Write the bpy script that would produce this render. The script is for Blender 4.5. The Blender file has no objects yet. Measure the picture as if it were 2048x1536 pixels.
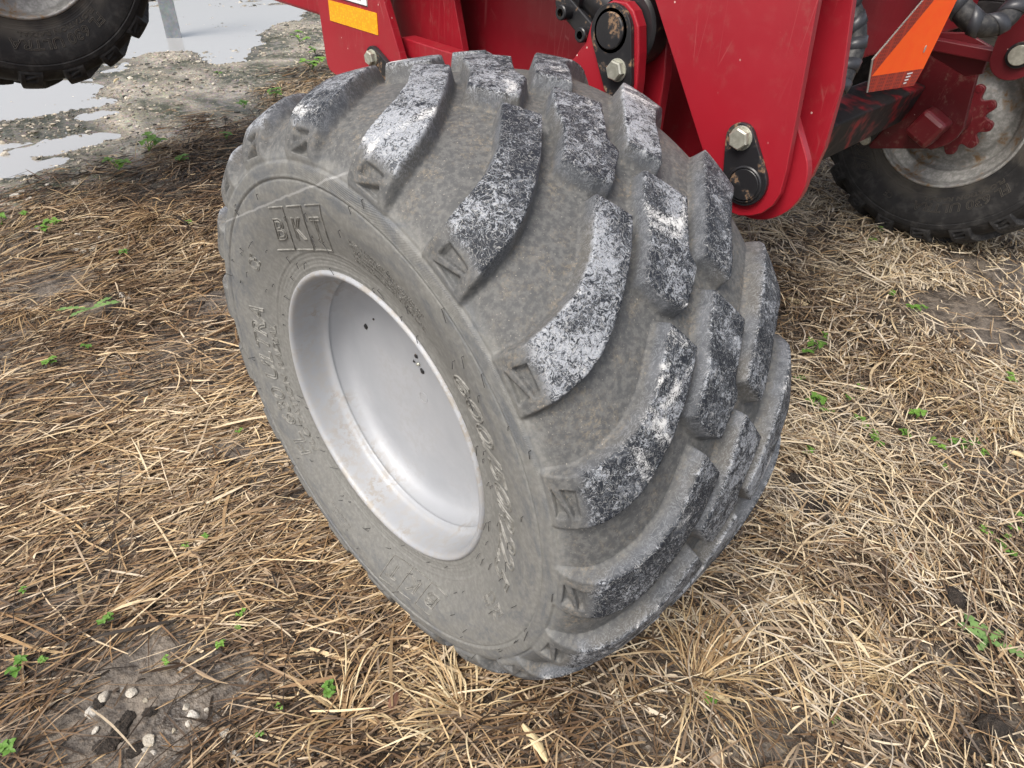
import bpy, bmesh, math, random
import numpy as np
from mathutils import Vector, Matrix

random.seed(7)
RNG = np.random.default_rng(11)
sc = bpy.context.scene
COL = sc.collection
rad = math.radians

# ------------------------------------------------------------------ camera
CAM_F = 1304.6464 / 2048.0
CAM_C = np.array([-0.77565, -0.80588, 1.42341])
CAM_R = np.array([0.70726075, -0.70473208, 0.05599037])
CAM_U = np.array([0.41108463, 0.47440506, 0.77842744])
CAM_D = np.array([0.57514490, 0.52753439, -0.62523260])
cd = bpy.data.cameras.new('camera')
cam = bpy.data.objects.new('camera', cd)
COL.objects.link(cam)
cd.sensor_fit = 'HORIZONTAL'
cd.sensor_width = 36.0
cd.lens = 36.0 * CAM_F
cd.clip_start = 0.02
cd.clip_end = 500.0
M = Matrix.Identity(4)
for i in range(3):
    M[i][0] = CAM_R[i]; M[i][1] = CAM_U[i]; M[i][2] = -CAM_D[i]; M[i][3] = CAM_C[i]
cam.matrix_world = M
sc.camera = cam

# ------------------------------------------------------------------ sky, sun, exposure
SUN_AZ, SUN_EL = rad(262.0), rad(56.0)          # compass-like: from +y turning to +x
w = bpy.data.worlds.new('World')
sc.world = w
w.use_nodes = True
nt = w.node_tree
sky = nt.nodes.new('ShaderNodeTexSky')
sky.sky_type = 'NISHITA'
sky.sun_disc = False
sky.sun_elevation = SUN_EL
sky.sun_rotation = SUN_AZ
sky.air_density = 1.0
sky.dust_density = 6.0
sky.ozone_density = 1.0
hs = nt.nodes.new('ShaderNodeHueSaturation')
hs.inputs['Saturation'].default_value = 0.50
nt.links.new(sky.outputs[0], hs.inputs['Color'])
bg = nt.nodes['Background']
bg.inputs['Strength'].default_value = 0.15
nt.links.new(hs.outputs[0], bg.inputs['Color'])
sl = bpy.data.lights.new('sun', 'SUN')
sl.energy = 1.5
sl.angle = rad(24)
sl.color = (1.0, 0.94, 0.86)
sun = bpy.data.objects.new('sun', sl)
COL.objects.link(sun)
sd = Vector((math.sin(SUN_AZ) * math.cos(SUN_EL), math.cos(SUN_AZ) * math.cos(SUN_EL), math.sin(SUN_EL)))
sun.rotation_euler = sd.to_track_quat('Z', 'Y').to_euler()
sc.view_settings.view_transform = 'Standard'
sc.view_settings.look = 'None'
sc.view_settings.gamma = 1.0
sc.view_settings.use_curve_mapping = False
sc.view_settings.exposure = 0.58
try:
    sc.cycles.max_bounces = 4
    sc.cycles.diffuse_bounces = 2
    sc.cycles.glossy_bounces = 2
    sc.cycles.transmission_bounces = 4
except Exception:
    pass

# ------------------------------------------------------------------ node helper
class G:
    def __init__(self, name):
        self.m = bpy.data.materials.new(name)
        self.m.use_nodes = True
        self.t = self.m.node_tree
        self.b = self.t.nodes['Principled BSDF']
    def n(self, typ, **kw):
        nd = self.t.nodes.new(typ)
        for k, v in kw.items():
            setattr(nd, k, v)
        return nd
    def put(self, sock, v):
        if v is None:
            return
        if isinstance(v, bpy.types.NodeSocket):
            self.t.links.new(v, sock)
        else:
            if isinstance(v, (tuple, list)) and len(v) == 3 and len(sock.default_value) == 4:
                v = (*v, 1.0)
            sock.default_value = v
    def coord(self, obj=None, out='Object'):
        nd = self.n('ShaderNodeTexCoord')
        if obj is not None:
            nd.object = obj
        return nd.outputs[out]
    def mapping(self, vec, scale=(1, 1, 1), rot=(0, 0, 0), loc=(0, 0, 0)):
        nd = self.n('ShaderNodeMapping')
        self.put(nd.inputs['Vector'], vec)
        nd.inputs['Scale'].default_value = scale
        nd.inputs['Rotation'].default_value = rot
        nd.inputs['Location'].default_value = loc
        return nd.outputs[0]
    def noise(self, vec, scale, detail=4.0, rough=0.55, dist=0.0, col=False):
        nd = self.n('ShaderNodeTexNoise')
        self.put(nd.inputs['Vector'], vec)
        nd.inputs['Scale'].default_value = scale
        nd.inputs['Detail'].default_value = min(detail, 3.0)
        nd.inputs['Roughness'].default_value = rough
        nd.inputs['Distortion'].default_value = dist
        return nd.outputs['Color' if col else 'Fac']
    def voronoi(self, vec, scale, feature='F1', out='Distance', rnd=1.0):
        nd = self.n('ShaderNodeTexVoronoi', feature=feature)
        self.put(nd.inputs['Vector'], vec)
        nd.inputs['Scale'].default_value = scale
        nd.inputs['Randomness'].default_value = rnd
        return nd.outputs[out]
    def math(self, op, a, b=None, clamp=False):
        nd = self.n('ShaderNodeMath', operation=op)
        nd.use_clamp = clamp
        self.put(nd.inputs[0], a)
        self.put(nd.inputs[1], b)
        return nd.outputs[0]
    def step(self, v, lo, hi, a=0.0, b=1.0):
        nd = self.n('ShaderNodeMapRange', interpolation_type='SMOOTHSTEP')
        self.put(nd.inputs['Value'], v)
        nd.inputs['From Min'].default_value = lo
        nd.inputs['From Max'].default_value = hi
        nd.inputs['To Min'].default_value = a
        nd.inputs['To Max'].default_value = b
        return nd.outputs[0]
    def mix(self, f, a, b, mode='MIX'):
        nd = self.n('ShaderNodeMix', data_type='RGBA', blend_type=mode)
        self.put(nd.inputs[0], f)
        self.put(nd.inputs[6], a)
        self.put(nd.inputs[7], b)
        return nd.outputs[2]
    def attr(self, name, out='Fac'):
        nd = self.n('ShaderNodeAttribute', attribute_name=name)
        return nd.outputs[out]
    def sep(self, vec):
        nd = self.n('ShaderNodeSeparateXYZ')
        self.put(nd.inputs[0], vec)
        return nd.outputs
    def comb(self, x, y, z):
        nd = self.n('ShaderNodeCombineXYZ')
        for i, v in enumerate((x, y, z)):
            self.put(nd.inputs[i], v)
        return nd.outputs[0]
    def bump(self, h, strength, dist, normal=None):
        nd = self.n('ShaderNodeBump')
        self.put(nd.inputs['Height'], h)
        self.put(nd.inputs['Strength'], strength)
        nd.inputs['Distance'].default_value = dist
        self.put(nd.inputs['Normal'], normal)
        return nd.outputs[0]
    def out(self, color=None, rough=None, metal=None, spec=None, normal=None, coat=None, trans=None):
        i = self.b.inputs
        self.put(i['Base Color'], color)
        self.put(i['Roughness'], rough)
        self.put(i['Metallic'], metal)
        self.put(i['Specular IOR Level'], spec)
        self.put(i['Normal'], normal)
        self.put(i['Coat Weight'], coat)
        if trans is not None:
            self.put(i['Transmission Weight'], trans)
        return self.m

# ------------------------------------------------------------------ mesh helpers
def link(o, parent=None):
    COL.objects.link(o)
    if parent is not None:
        o.parent = parent
    return o

def empty(name, loc=(0, 0, 0), parent=None):
    o = bpy.data.objects.new(name, None)
    o.empty_display_size = 0.1
    o.location = loc
    return link(o, parent)

def tag(o, label=None, cat=None, group=None, kind=None):
    if label: o['label'] = label
    if cat: o['category'] = cat
    if group: o['group'] = group
    if kind: o['kind'] = kind
    return o

def np_mesh(name, V, F, mat=None, smooth=True, attrs=None, colors=None):
    """V (n,3), F (m,k) integer array: one mesh built with numpy"""
    me = bpy.data.meshes.new(name)
    V = np.asarray(V, np.float32); F = np.asarray(F, np.int32)
    k = F.shape[1]
    me.vertices.add(len(V)); me.vertices.foreach_set('co', V.ravel())
    me.loops.add(F.size); me.loops.foreach_set('vertex_index', F.ravel())
    me.polygons.add(len(F))
    me.polygons.foreach_set('loop_start', np.arange(0, F.size, k, dtype=np.int32))
    me.update(calc_edges=True)
    me.polygons.foreach_set('use_smooth', np.full(len(F), smooth))
    for nm, a in (attrs or {}).items():
        at = me.attributes.new(nm, 'FLOAT', 'POINT')
        at.data.foreach_set('value', np.asarray(a, np.float32))
    for nm, a in (colors or {}).items():
        at = me.attributes.new(nm, 'FLOAT_COLOR', 'POINT')
        at.data.foreach_set('color', np.asarray(a, np.float32).ravel())
    if mat: me.materials.append(mat)
    me.validate()
    return me

def obj(name, me, parent=None, mat=None):
    o = bpy.data.objects.new(name, me)
    if mat is not None and len(me.materials) == 0:
        me.materials.append(mat)
    return link(o, parent)

def bm_obj(name, bm, mat, parent=None, smooth=False, angle=None):
    me = bpy.data.meshes.new(name)
    bmesh.ops.recalc_face_normals(bm, faces=bm.faces)
    bm.to_mesh(me); bm.free()
    if smooth:
        me.polygons.foreach_set('use_smooth', np.ones(len(me.polygons), bool))
        if angle is not None:
            me.set_sharp_from_angle(angle=angle)
    me.materials.append(mat)
    return obj(name, me, parent)

def plate_bm(poly, x0, x1, bev=0.0015, bm=None, M=None):
    """a steel plate: outline poly in (y, z), between x0 and x1, edges chamfered"""
    own = bm is None
    b = bmesh.new()
    vs = [b.verts.new((x0, p[0], p[1])) for p in poly]
    f = b.faces.new(vs)
    r = bmesh.ops.extrude_face_region(b, geom=[f])
    for v in r['geom']:
        if isinstance(v, bmesh.types.BMVert):
            v.co.x = x1
    bmesh.ops.recalc_face_normals(b, faces=b.faces)
    if bev > 0:
        es = [e for e in b.edges if abs(e.verts[0].co.x - e.verts[1].co.x) < 1e-6]
        bmesh.ops.bevel(b, geom=es, offset=bev, segments=2, affect='EDGES', profile=0.5)
    if M is not None:
        bmesh.ops.transform(b, matrix=M, verts=b.verts)
    return b

def box_bm(lo, hi, bev=0.002, M=None, seg=2):
    b = bmesh.new()
    bmesh.ops.create_cube(b, size=1.0)
    c = [(lo[i] + hi[i]) / 2 for i in range(3)]; s = [hi[i] - lo[i] for i in range(3)]
    for v in b.verts:
        v.co = Vector([c[i] + v.co[i] * s[i] for i in range(3)])
    if bev > 0:
        bmesh.ops.bevel(b, geom=list(b.edges), offset=bev, segments=seg, affect='EDGES', profile=0.5)
    if M is not None:
        bmesh.ops.transform(b, matrix=M, verts=b.verts)
    return b

def join_bm(bms):
    out = bmesh.new()
    for b in bms:
        me = bpy.data.meshes.new('tmp'); b.to_mesh(me); b.free()
        out.from_mesh(me); bpy.data.meshes.remove(me)
    return out

def lathe(prof, n=96, axis='X', cap=False):
    """profile list of (h, r) swept round an axis: vertices and quads"""
    prof = np.asarray(prof, float); m = len(prof)
    a = np.arange(n) * 2 * np.pi / n
    V = np.zeros((m, n, 3))
    V[:, :, 0] = prof[:, 0][:, None]
    V[:, :, 1] = prof[:, 1][:, None] * np.sin(a)
    V[:, :, 2] = prof[:, 1][:, None] * np.cos(a)
    i = np.arange(m - 1)[:, None]; j = np.arange(n)[None, :]; j2 = (j + 1) % n
    F = np.stack([i * n + j, i * n + j2, (i + 1) * n + j2, (i + 1) * n + j], -1).reshape(-1, 4)
    return V.reshape(-1, 3), F

def tube(pts, r, n=8):
    """round tube along a polyline"""
    pts = np.asarray(pts, float); m = len(pts)
    r = np.broadcast_to(np.asarray(r, float), (m,))
    T = np.gradient(pts, axis=0); T /= np.linalg.norm(T, axis=1)[:, None] + 1e-12
    up = np.array([0.13, 0.21, 0.97])
    A = np.cross(T, up); A /= np.linalg.norm(A, axis=1)[:, None] + 1e-12
    B = np.cross(T, A)
    a = np.arange(n) * 2 * np.pi / n
    V = pts[:, None] + r[:, None, None] * (np.cos(a)[None, :, None] * A[:, None] + np.sin(a)[None, :, None] * B[:, None])
    i = np.arange(m - 1)[:, None]; j = np.arange(n)[None, :]; j2 = (j + 1) % n
    F = np.stack([i * n + j, i * n + j2, (i + 1) * n + j2, (i + 1) * n + j], -1).reshape(-1, 4)
    return V.reshape(-1, 3), F

def merge(parts):
    Vs, Fs, o = [], [], 0
    for V, F in parts:
        Vs.append(V); Fs.append(F + o); o += len(V)
    return np.concatenate(Vs), np.concatenate(Fs)

def capsule(c0, r0, c1, r1, n=14):
    """outline of two circles joined by tangents, as (y, z) points"""
    c0 = np.array(c0); c1 = np.array(c1); d = c1 - c0; L = np.linalg.norm(d)
    base = math.atan2(d[1], d[0]); al = math.acos(max(-1, min(1, (r0 - r1) / L)))
    pts = []
    for t in np.linspace(al, 2 * math.pi - al, n):
        pts.append((c0[0] + r0 * math.cos(base + t), c0[1] + r0 * math.sin(base + t)))
    for t in np.linspace(-al, al, n):
        pts.append((c1[0] + r1 * math.cos(base + t), c1[1] + r1 * math.sin(base + t)))
    return pts

def vnoise(x, y, scale, seed):
    """smooth value noise, about -1..1"""
    g = np.random.default_rng(seed).uniform(-1, 1, (256, 256))
    X = np.asarray(x, float) * scale + 1000.3; Y = np.asarray(y, float) * scale + 1000.7
    ix = np.floor(X).astype(int); iy = np.floor(Y).astype(int)
    fx = X - ix; fy = Y - iy
    fx = fx * fx * (3 - 2 * fx); fy = fy * fy * (3 - 2 * fy)
    a = g[ix % 256, iy % 256]; b = g[(ix + 1) % 256, iy % 256]
    c = g[ix % 256, (iy + 1) % 256]; d = g[(ix + 1) % 256, (iy + 1) % 256]
    return (a * (1 - fx) + b * fx) * (1 - fy) + (c * (1 - fx) + d * fx) * fy

def sstep(v, lo, hi):
    t = np.clip((v - lo) / (hi - lo), 0, 1)
    return t * t * (3 - 2 * t)

def sdf_poly(P, poly):
    """signed distance of points to polygon, positive inside"""
    P = np.asarray(P, float); q = np.asarray(poly, float)
    x, y = P[..., 0], P[..., 1]
    d2 = np.full(x.shape, 1e9); ins = np.zeros(x.shape, bool)
    for i in range(len(q)):
        a = q[i]; b = q[(i + 1) % len(q)]
        e = b - a
        t = np.clip(((x - a[0]) * e[0] + (y - a[1]) * e[1]) / (e @ e + 1e-12), 0, 1)
        dx = x - a[0] - t * e[0]; dy = y - a[1] - t * e[1]
        d2 = np.minimum(d2, dx * dx + dy * dy)
        c = ((a[1] > y) != (b[1] > y))
        with np.errstate(divide='ignore', invalid='ignore'):
            xx = e[0] * (y - a[1]) / (e[1] if abs(e[1]) > 1e-12 else 1e-12) + a[0]
        ins ^= (c & (x < xx))
    d = np.sqrt(d2)
    return np.where(ins, d, -d)

# ------------------------------------------------------------------ terrain
PUD_A = [(-0.9, 5.8), (0.3, 5.7), (0.75, 5.2), (0.66, 4.5), (0.56, 4.1), (0.42, 3.75), (0.11, 3.60), (-0.16, 3.52), (-0.9, 3.4)]
PUD_B = [(0.89, 5.24), (1.17, 5.64), (1.25, 6.6), (0.9, 9.9), (6.5, 9.9), (5.4, 7.6), (3.9, 6.9), (3.0, 6.3), (2.3, 5.5), (1.95, 4.95), (1.60, 4.95), (1.66, 5.45), (1.36, 5.6), (1.18, 5.3)]
WATER_Z = -0.030

def straw_edge(x, y):
    """positive where straw covers the ground, negative on the wet gravel"""
    yb = np.interp(x, [-3, -0.38, 0.18, 0.96, 1.56, 2.24, 4], [2.75, 2.95, 3.05, 3.35, 3.7, 4.2, 5.2])
    return yb - y + 0.25 * vnoise(x, y, 2.2, 5) + 0.12 * vnoise(x, y, 7, 6)

def terrain(x, y):
    x = np.asarray(x, float); y = np.asarray(y, float)
    near = np.exp(-((x / 6) ** 2 + (y / 9) ** 2))
    h = (0.012 * vnoise(x, y, 1.3, 1) + 0.007 * vnoise(x, y, 4.0, 2) + 0.0035 * vnoise(x, y, 13.0, 3)) * (0.4 + 0.6 * near)
    h = h + 0.017 * np.clip(x - 0.5, 0, 4) * sstep(1.8 - y, 0, 1.2)
    P = np.stack([x, y], -1)
    d = np.maximum(sdf_poly(P, PUD_A), sdf_poly(P, PUD_B)) + 0.10 * vnoise(x, y, 3.0, 8)
    h = h - 0.040 * sstep(d, -0.22, 0.12)
    rip = 0.016 * vnoise(x * 0.30 + .15 * y, y, 7.0, 9) + 0.006 * vnoise(x, y, 16.0, 10)
    h = h + rip * sstep(d, -0.3, 0.0) - 0.004 * sstep(d, 0.0, 0.3)
    return h

def ground_at(u, v, lift=0.0):
    """where the photograph's pixel (2048 wide) meets the ground"""
    k = CAM_D + (u - 1024) / 1304.6464 * CAM_R - (v - 768) / 1304.6464 * CAM_U
    z = 0.0
    for _ in range(8):
        t = (z - CAM_C[2]) / k[2]
        p = CAM_C + t * k
        z = float(terrain(p[0], p[1])) + lift
    return Vector((p[0], p[1], z))

def axis_vals(lo, hi, step, far):
    core = np.arange(lo, hi + step / 2, step)
    out, s, p = [], step, hi
    while p < far:
        s *= 1.35; p += s; out.append(p)
    pre, s, p = [], step, lo
    while p > -far:
        s *= 1.35; p -= s; pre.append(p)
    return np.concatenate([pre[::-1], core, out])

gx = axis_vals(-2.0, 4.6, 0.03, 220.0)
gy = axis_vals(-1.8, 8.4, 0.03, 220.0)
GX, GY = np.meshgrid(gx, gy, indexing='ij')
GZ = terrain(GX, GY)
nx, ny = GX.shape
I = np.arange(nx - 1)[:, None] * ny + np.arange(ny - 1)[None, :]
GF = np.stack([I, I + ny, I + ny + 1, I + 1], -1).reshape(-1, 4)
g = G('wet_soil')
co = g.coord()
edge = g.attr('straw')
n1 = g.noise(co, 2.2, 6, 0.6)
n2 = g.noise(co, 17, 5, 0.65)
n3 = g.noise(co, 70, 4, 0.6)
soil = g.mix(g.step(n2, 0.35, 0.68), (0.055, 0.045, 0.037), (0.165, 0.138, 0.110))
soil = g.mix(g.step(n3, 0.5, 0.75, 0, 0.5), soil, (0.24, 0.19, 0.14))
grav = g.mix(g.step(n2, 0.3, 0.65), (0.22, 0.20, 0.17), (0.46, 0.42, 0.35))
vc = g.voronoi(co, 55, out='Color')
vd = g.voronoi(co, 55)
grav = g.mix(0.45, grav, g.mix(g.math('MULTIPLY', vd, 1.6, True), vc, (0.05, 0.045, 0.04)), 'SOFT_LIGHT')
moss = g.mix(g.step(n3, 0.4, 0.6), (0.035, 0.036, 0.026), (0.075, 0.08, 0.045))
mm = g.math('MULTIPLY', g.step(g.noise(co, 1.1, 5, 0.62, 0.6), 0.42, 0.55), g.step(n2, 0.36, 0.54))
grav = g.mix(mm, grav, moss)
col = g.mix(g.step(edge, 0.10, 0.65), grav, soil)
wet = g.step(n1, 0.35, 0.62)
rough = g.math('ADD', g.math('MULTIPLY', wet, 0.35), 0.33)
damp = g.step(g.sep(co)[2], -0.004, -0.026)
col = g.mix(g.math('MULTIPLY', damp, 0.55), col, g.mix(1.0, col, (0.34, 0.32, 0.29), 'MULTIPLY'))
rough = g.math('SUBTRACT', rough, g.math('MULTIPLY', damp, 0.22))
bm_ = g.bump(g.math('ADD', n3, g.math('MULTIPLY', n2, 1.5)), 0.7, 0.012)
SOIL = g.out(col, rough, spec=0.5, normal=bm_)
GV = np.stack([GX, GY, GZ], -1).reshape(-1, 3)
me = np_mesh('ground', GV, GF, SOIL, True, attrs={'straw': straw_edge(GX, GY).ravel()})
tag(obj('ground', me), kind='structure')

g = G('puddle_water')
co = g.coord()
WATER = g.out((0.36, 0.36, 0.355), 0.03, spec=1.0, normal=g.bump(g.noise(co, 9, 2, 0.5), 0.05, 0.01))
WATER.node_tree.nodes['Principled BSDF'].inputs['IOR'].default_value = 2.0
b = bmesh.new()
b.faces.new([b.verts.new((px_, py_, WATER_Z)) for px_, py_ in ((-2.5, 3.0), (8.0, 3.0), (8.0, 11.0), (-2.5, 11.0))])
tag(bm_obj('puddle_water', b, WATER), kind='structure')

# ------------------------------------------------------------------ tyre
NLUG = 19
PITCH = 2 * math.pi / NLUG
PER = 80
NA = NLUG * PER
XC = -0.0155                 # tyre's middle plane, along the axle from the wheel's origin
HUB_Z = 0.57

half = np.array([(0.0, .5745), (.07, .5735), (.13, .5695), (.18, .562), (.22, .5515), (.25, .538), (.272, .520), (.285, .503),
                 (.2925, .490), (.2945, .4695), (.2943, .45), (.291, .425), (.284, .40), (.276, .375), (.267, .35), (.260, .33),
                 (.257, .31), (.2555, .296)])
ctrl = np.concatenate([(half * [-1, 1])[::-1], half[1:]])

def catmull(P, per=40):
    P = np.vstack([2 * P[0] - P[1], P, 2 * P[-1] - P[-2]])
    out = []
    t = np.linspace(0, 1, per, endpoint=False)[:, None]
    for i in range(1, len(P) - 2):
        p0, p1, p2, p3 = P[i - 1], P[i], P[i + 1], P[i + 2]
        out.append(0.5 * (2 * p1 + (p2 - p0) * t + (2 * p0 - 5 * p1 + 4 * p2 - p3) * t ** 2 + (-p0 + 3 * p1 - 3 * p2 + p3) * t ** 3))
    out.append(P[-2][None])
    return np.concatenate(out)

fine = catmull(ctrl)
arc = np.concatenate([[0], np.cumsum(np.linalg.norm(np.diff(fine, axis=0), axis=1))])
arc -= arc[-1] / 2
def prof_at(s):
    return np.stack([np.interp(s, arc, fine[:, 0]), np.interp(s, arc, fine[:, 1])], -1)
S_BAND = float(np.interp(-.2925, fine[: len(fine) // 2, 0][np.argmin(np.abs(fine[: len(fine) // 2, 1] - .49)) - 5:],
                         arc[: len(fine) // 2][np.argmin(np.abs(fine[: len(fine) // 2, 1] - .49)) - 5:]))
S_BAND = float(arc[: len(fine) // 2][np.argmin(np.abs(fine[: len(fine) // 2, 1] - .49))])
s_left = np.concatenate([np.arange(arc[0], S_BAND - .036, 0.0024), np.arange(S_BAND - .036, S_BAND, .0013)])
s_mid = np.concatenate([np.arange(S_BAND, S_BAND + .07, .0015), np.arange(S_BAND + .07, -S_BAND - .06, .0026), np.arange(-S_BAND - .06, -S_BAND, .0034)])
s_right = np.linspace(-S_BAND, arc[-1], 26)
S = np.concatenate([s_left, s_mid, s_right])
def normal_at(s):
    a = prof_at(s - 0.004); b = prof_at(s + 0.004)
    t = b - a; t /= np.linalg.norm(t, axis=1)[:, None]
    return np.stack([-t[:, 1], t[:, 0]], -1)
def lug_h(s):
    e = np.abs(prof_at(s)[:, 0]); r = prof_at(s)[:, 1]
    H = np.interp(e, [0, .20, .25, .272, .285, .2905, .2925], [.0295, .0295, .0265, .0190, .0105, .0045, .0])
    return np.where(r < .4905, 0.0, H)
# map lug-top points (eta or r) back to s
sg = np.linspace(S_BAND, -S_BAND, 1200)
topg = prof_at(sg) + lug_h(sg)[:, None] * normal_at(sg)
topx = np.maximum.accumulate(topg[:, 0])
hs_ = len(topx) // 2
topx[hs_:] = -topx[:len(topx) - hs_][::-1]
def s_of_eta(e): return float(np.interp(e, topx, sg))
def s_of_r_left(r):
    h = len(sg) // 2
    return float(np.interp(r, topg[:h, 1], sg[:h]))
RREF = .592
L_right = [(-.0955, 7.0), (-.0625, 2.3), (-.100, -1.5), (-.112, -2.6), (-.141, -5.2), (-.165, -7.2), (-.195, -9.5), (-.220, -11.2),
           (-.246, -12.5), (-.270, -13.3), (-.290, -14.0), (-.303, -14.9)]
L_left = [(-.303, -5.3), (-.29, -5.6), (-.27, -5.0), (-.245, -4.3), (-.210, -3.0), (-.19, -1.6), (-.165, .0), (-.138, 2.8), (-.118, 4.9)]
poly_L = [(x - XC, a) for x, a in L_right + L_left]
poly_M = [(x - XC, a) for x, a in [(.019, 7.7), (-.017, 4.5), (-.04, .9), (-.056, -1.4), (-.104, -5.8), (-.0925, -8.0), (-.078, -10.1),
                                   (-.0565, -11.55), (0, -7.65), (.003, -4.9), (.035, -1.2), (.0635, 1.65)][::-1]]
poly_R = [(-e, -4.25 - a) for e, a in poly_L]
def to_sv(poly): return [(s_of_eta(e), rad(a) * RREF) for e, a in poly]
svL, svM, svR = to_sv(poly_L), to_sv(poly_M), to_sv(poly_R)
svL = [(s if e > -.285 else S_BAND - .001, v) for (s, v), (e, a) in zip(svL, poly_L)]
svR = [(s if e < .285 else -S_BAND + .001, v) for (s, v), (e, a) in zip(svR, poly_R)]
rec = [[(s_of_r_left(.521), -7.7), (s_of_r_left(.541), -7.9), (s_of_r_left(.540), -12.3), (s_of_r_left(.533), -12.5)],
       [(s_of_r_left(.508), -7.5), (s_of_r_left(.527), -12.5), (s_of_r_left(.507), -12.9)]]
rec = [[(s, rad(a) * RREF) for s, a in q] for q in rec]

ia = np.arange(-NA // 2, NA // 2)
ang = ia * (2 * math.pi / NA)
SS, AA = np.meshgrid(S, ang * RREF, indexing='ij')
PV = np.stack([SS, AA], -1)
win = np.abs(ang) < rad(34)
def lug_field(poly, out=0.0092, inn=0.0010):
    f = np.zeros(SS.shape)
    d = sdf_poly(PV[:, win], poly)
    d = d + 0.0004 * vnoise(SS[:, win], AA[:, win], 35, 31)
    t = np.clip((d + out) / (out + inn), 0, 1)
    a, b = .42, .92                       # hollow at the root, straight flank, small round at the top
    m = 1 / (1 - a / 2 - (1 - b) / 2)
    f[:, win] = np.where(t < a, m * t * t / (2 * a), np.where(t < b, m * (t - a / 2), 1 - m * (1 - t) ** 2 / (2 * (1 - b))))
    return f
HS = lug_h(S)[:, None]
fields = {}
for nm, q in (('L', svL), ('M', svM), ('R', svR)):
    fields[nm] = lug_field(q)
base_h = {k: f * HS for k, f in fields.items()}
for q in rec:                                          # two pockets moulded in the lug's foot
    dep = np.zeros(SS.shape)
    d = sdf_poly(PV[:, win], q)
    dep[:, win] = sstep(d, -0.0006, 0.0020)
    base_h['L'] -= 0.0115 * dep
    base_h['R'] -= 0.0085 * dep[::-1, ::-1] * 0        # the far shoulder stays plain
PN = normal_at(S); PP = prof_at(S)
# sidewall relief: bead rings, groove line, edge of the serrated band
R_ = PP[:, 1]
left = PP[:, 0] < 0
micro = np.zeros(len(S))
for r0, hh, ww in ((.4695, .0015, .0020), (.3405, .0012, .002), (.3325, .0010, .0018), (.3255, .0013, .002), (.3180, .0010, .0016), (.3110, .0014, .002)):
    micro += hh * np.exp(-((R_ - r0) / ww) ** 2)
band = sstep(R_, .4700, .4715) * sstep(.4925 - R_, 0, .003)
micro = (micro + .0014 * band - .0018 * np.exp(-((R_ - .4945) / .0022) ** 2) - .0016 * np.exp(-((R_ - .4655) / .0016) ** 2)) * left
MIC = micro[:, None] + 0 * SS
Htot = np.zeros(SS.shape); ID = np.full(SS.shape, -1); TOP = np.zeros(SS.shape)
for k in range(NLUG):
    for j, nm in enumerate('LMR'):
        sh = -k * PER
        h = np.roll(base_h[nm], sh, 1); f = np.roll(fields[nm], sh, 1)
        upd = f > TOP
        Htot = np.where(upd, h, Htot); TOP = np.maximum(TOP, f)
        ID = np.where(upd & (f > 1e-4), k * 3 + j, ID)
HH = Htot + MIC
def place(h, a):
    P = PP[:, None, :] + h[..., None] * PN[:, None, :]
    X = P[..., 0] + XC; Rr = P[..., 1]
    return np.stack([X, Rr * np.sin(a)[None], Rr * np.cos(a)[None]], -1)
V = place(HH, ang)
ns = len(S)
i_ = np.arange(ns - 1)[:, None]; j_ = np.arange(NA)[None, :]; j2_ = (j_ + 1) % NA
Q = np.stack([i_ * NA + j_, i_ * NA + j2_, (i_ + 1) * NA + j2_, (i_ + 1) * NA + j_], -1).reshape(-1, 4)
idf = ID.ravel(); fid = idf[Q].max(1)
Vf = V.reshape(-1, 3)
# worn crown of the lug, fading towards its foot
wear = sstep(TOP, .80, .97) * sstep(.2665 - np.abs(PP[:, 0])[:, None] + .004 * vnoise(SS, AA, 70, 33), 0, .010)
sidem = sstep(TOP, .06, .5) * sstep(.270 - np.abs(PP[:, 0])[:, None], 0, .016)
ATT = {'crown': wear.ravel(), 'flank': sidem.ravel(), 'rib': np.broadcast_to((band * left)[:, None], SS.shape).ravel()}
def submesh(name, sel):
    q = Q[sel]; used, inv = np.unique(q, return_inverse=True)
    return np_mesh(name, Vf[used], inv.reshape(-1, 4), None, True, attrs={k: a[used] for k, a in ATT.items()})
ME_CARC = submesh('tyre', fid < 0)
ME_LUG = [submesh('tread_lug', fid == j) for j in range(3)]
# rubber under the lugs is closed by the lugs themselves; every repeat is the same mesh turned round the axle

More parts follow.
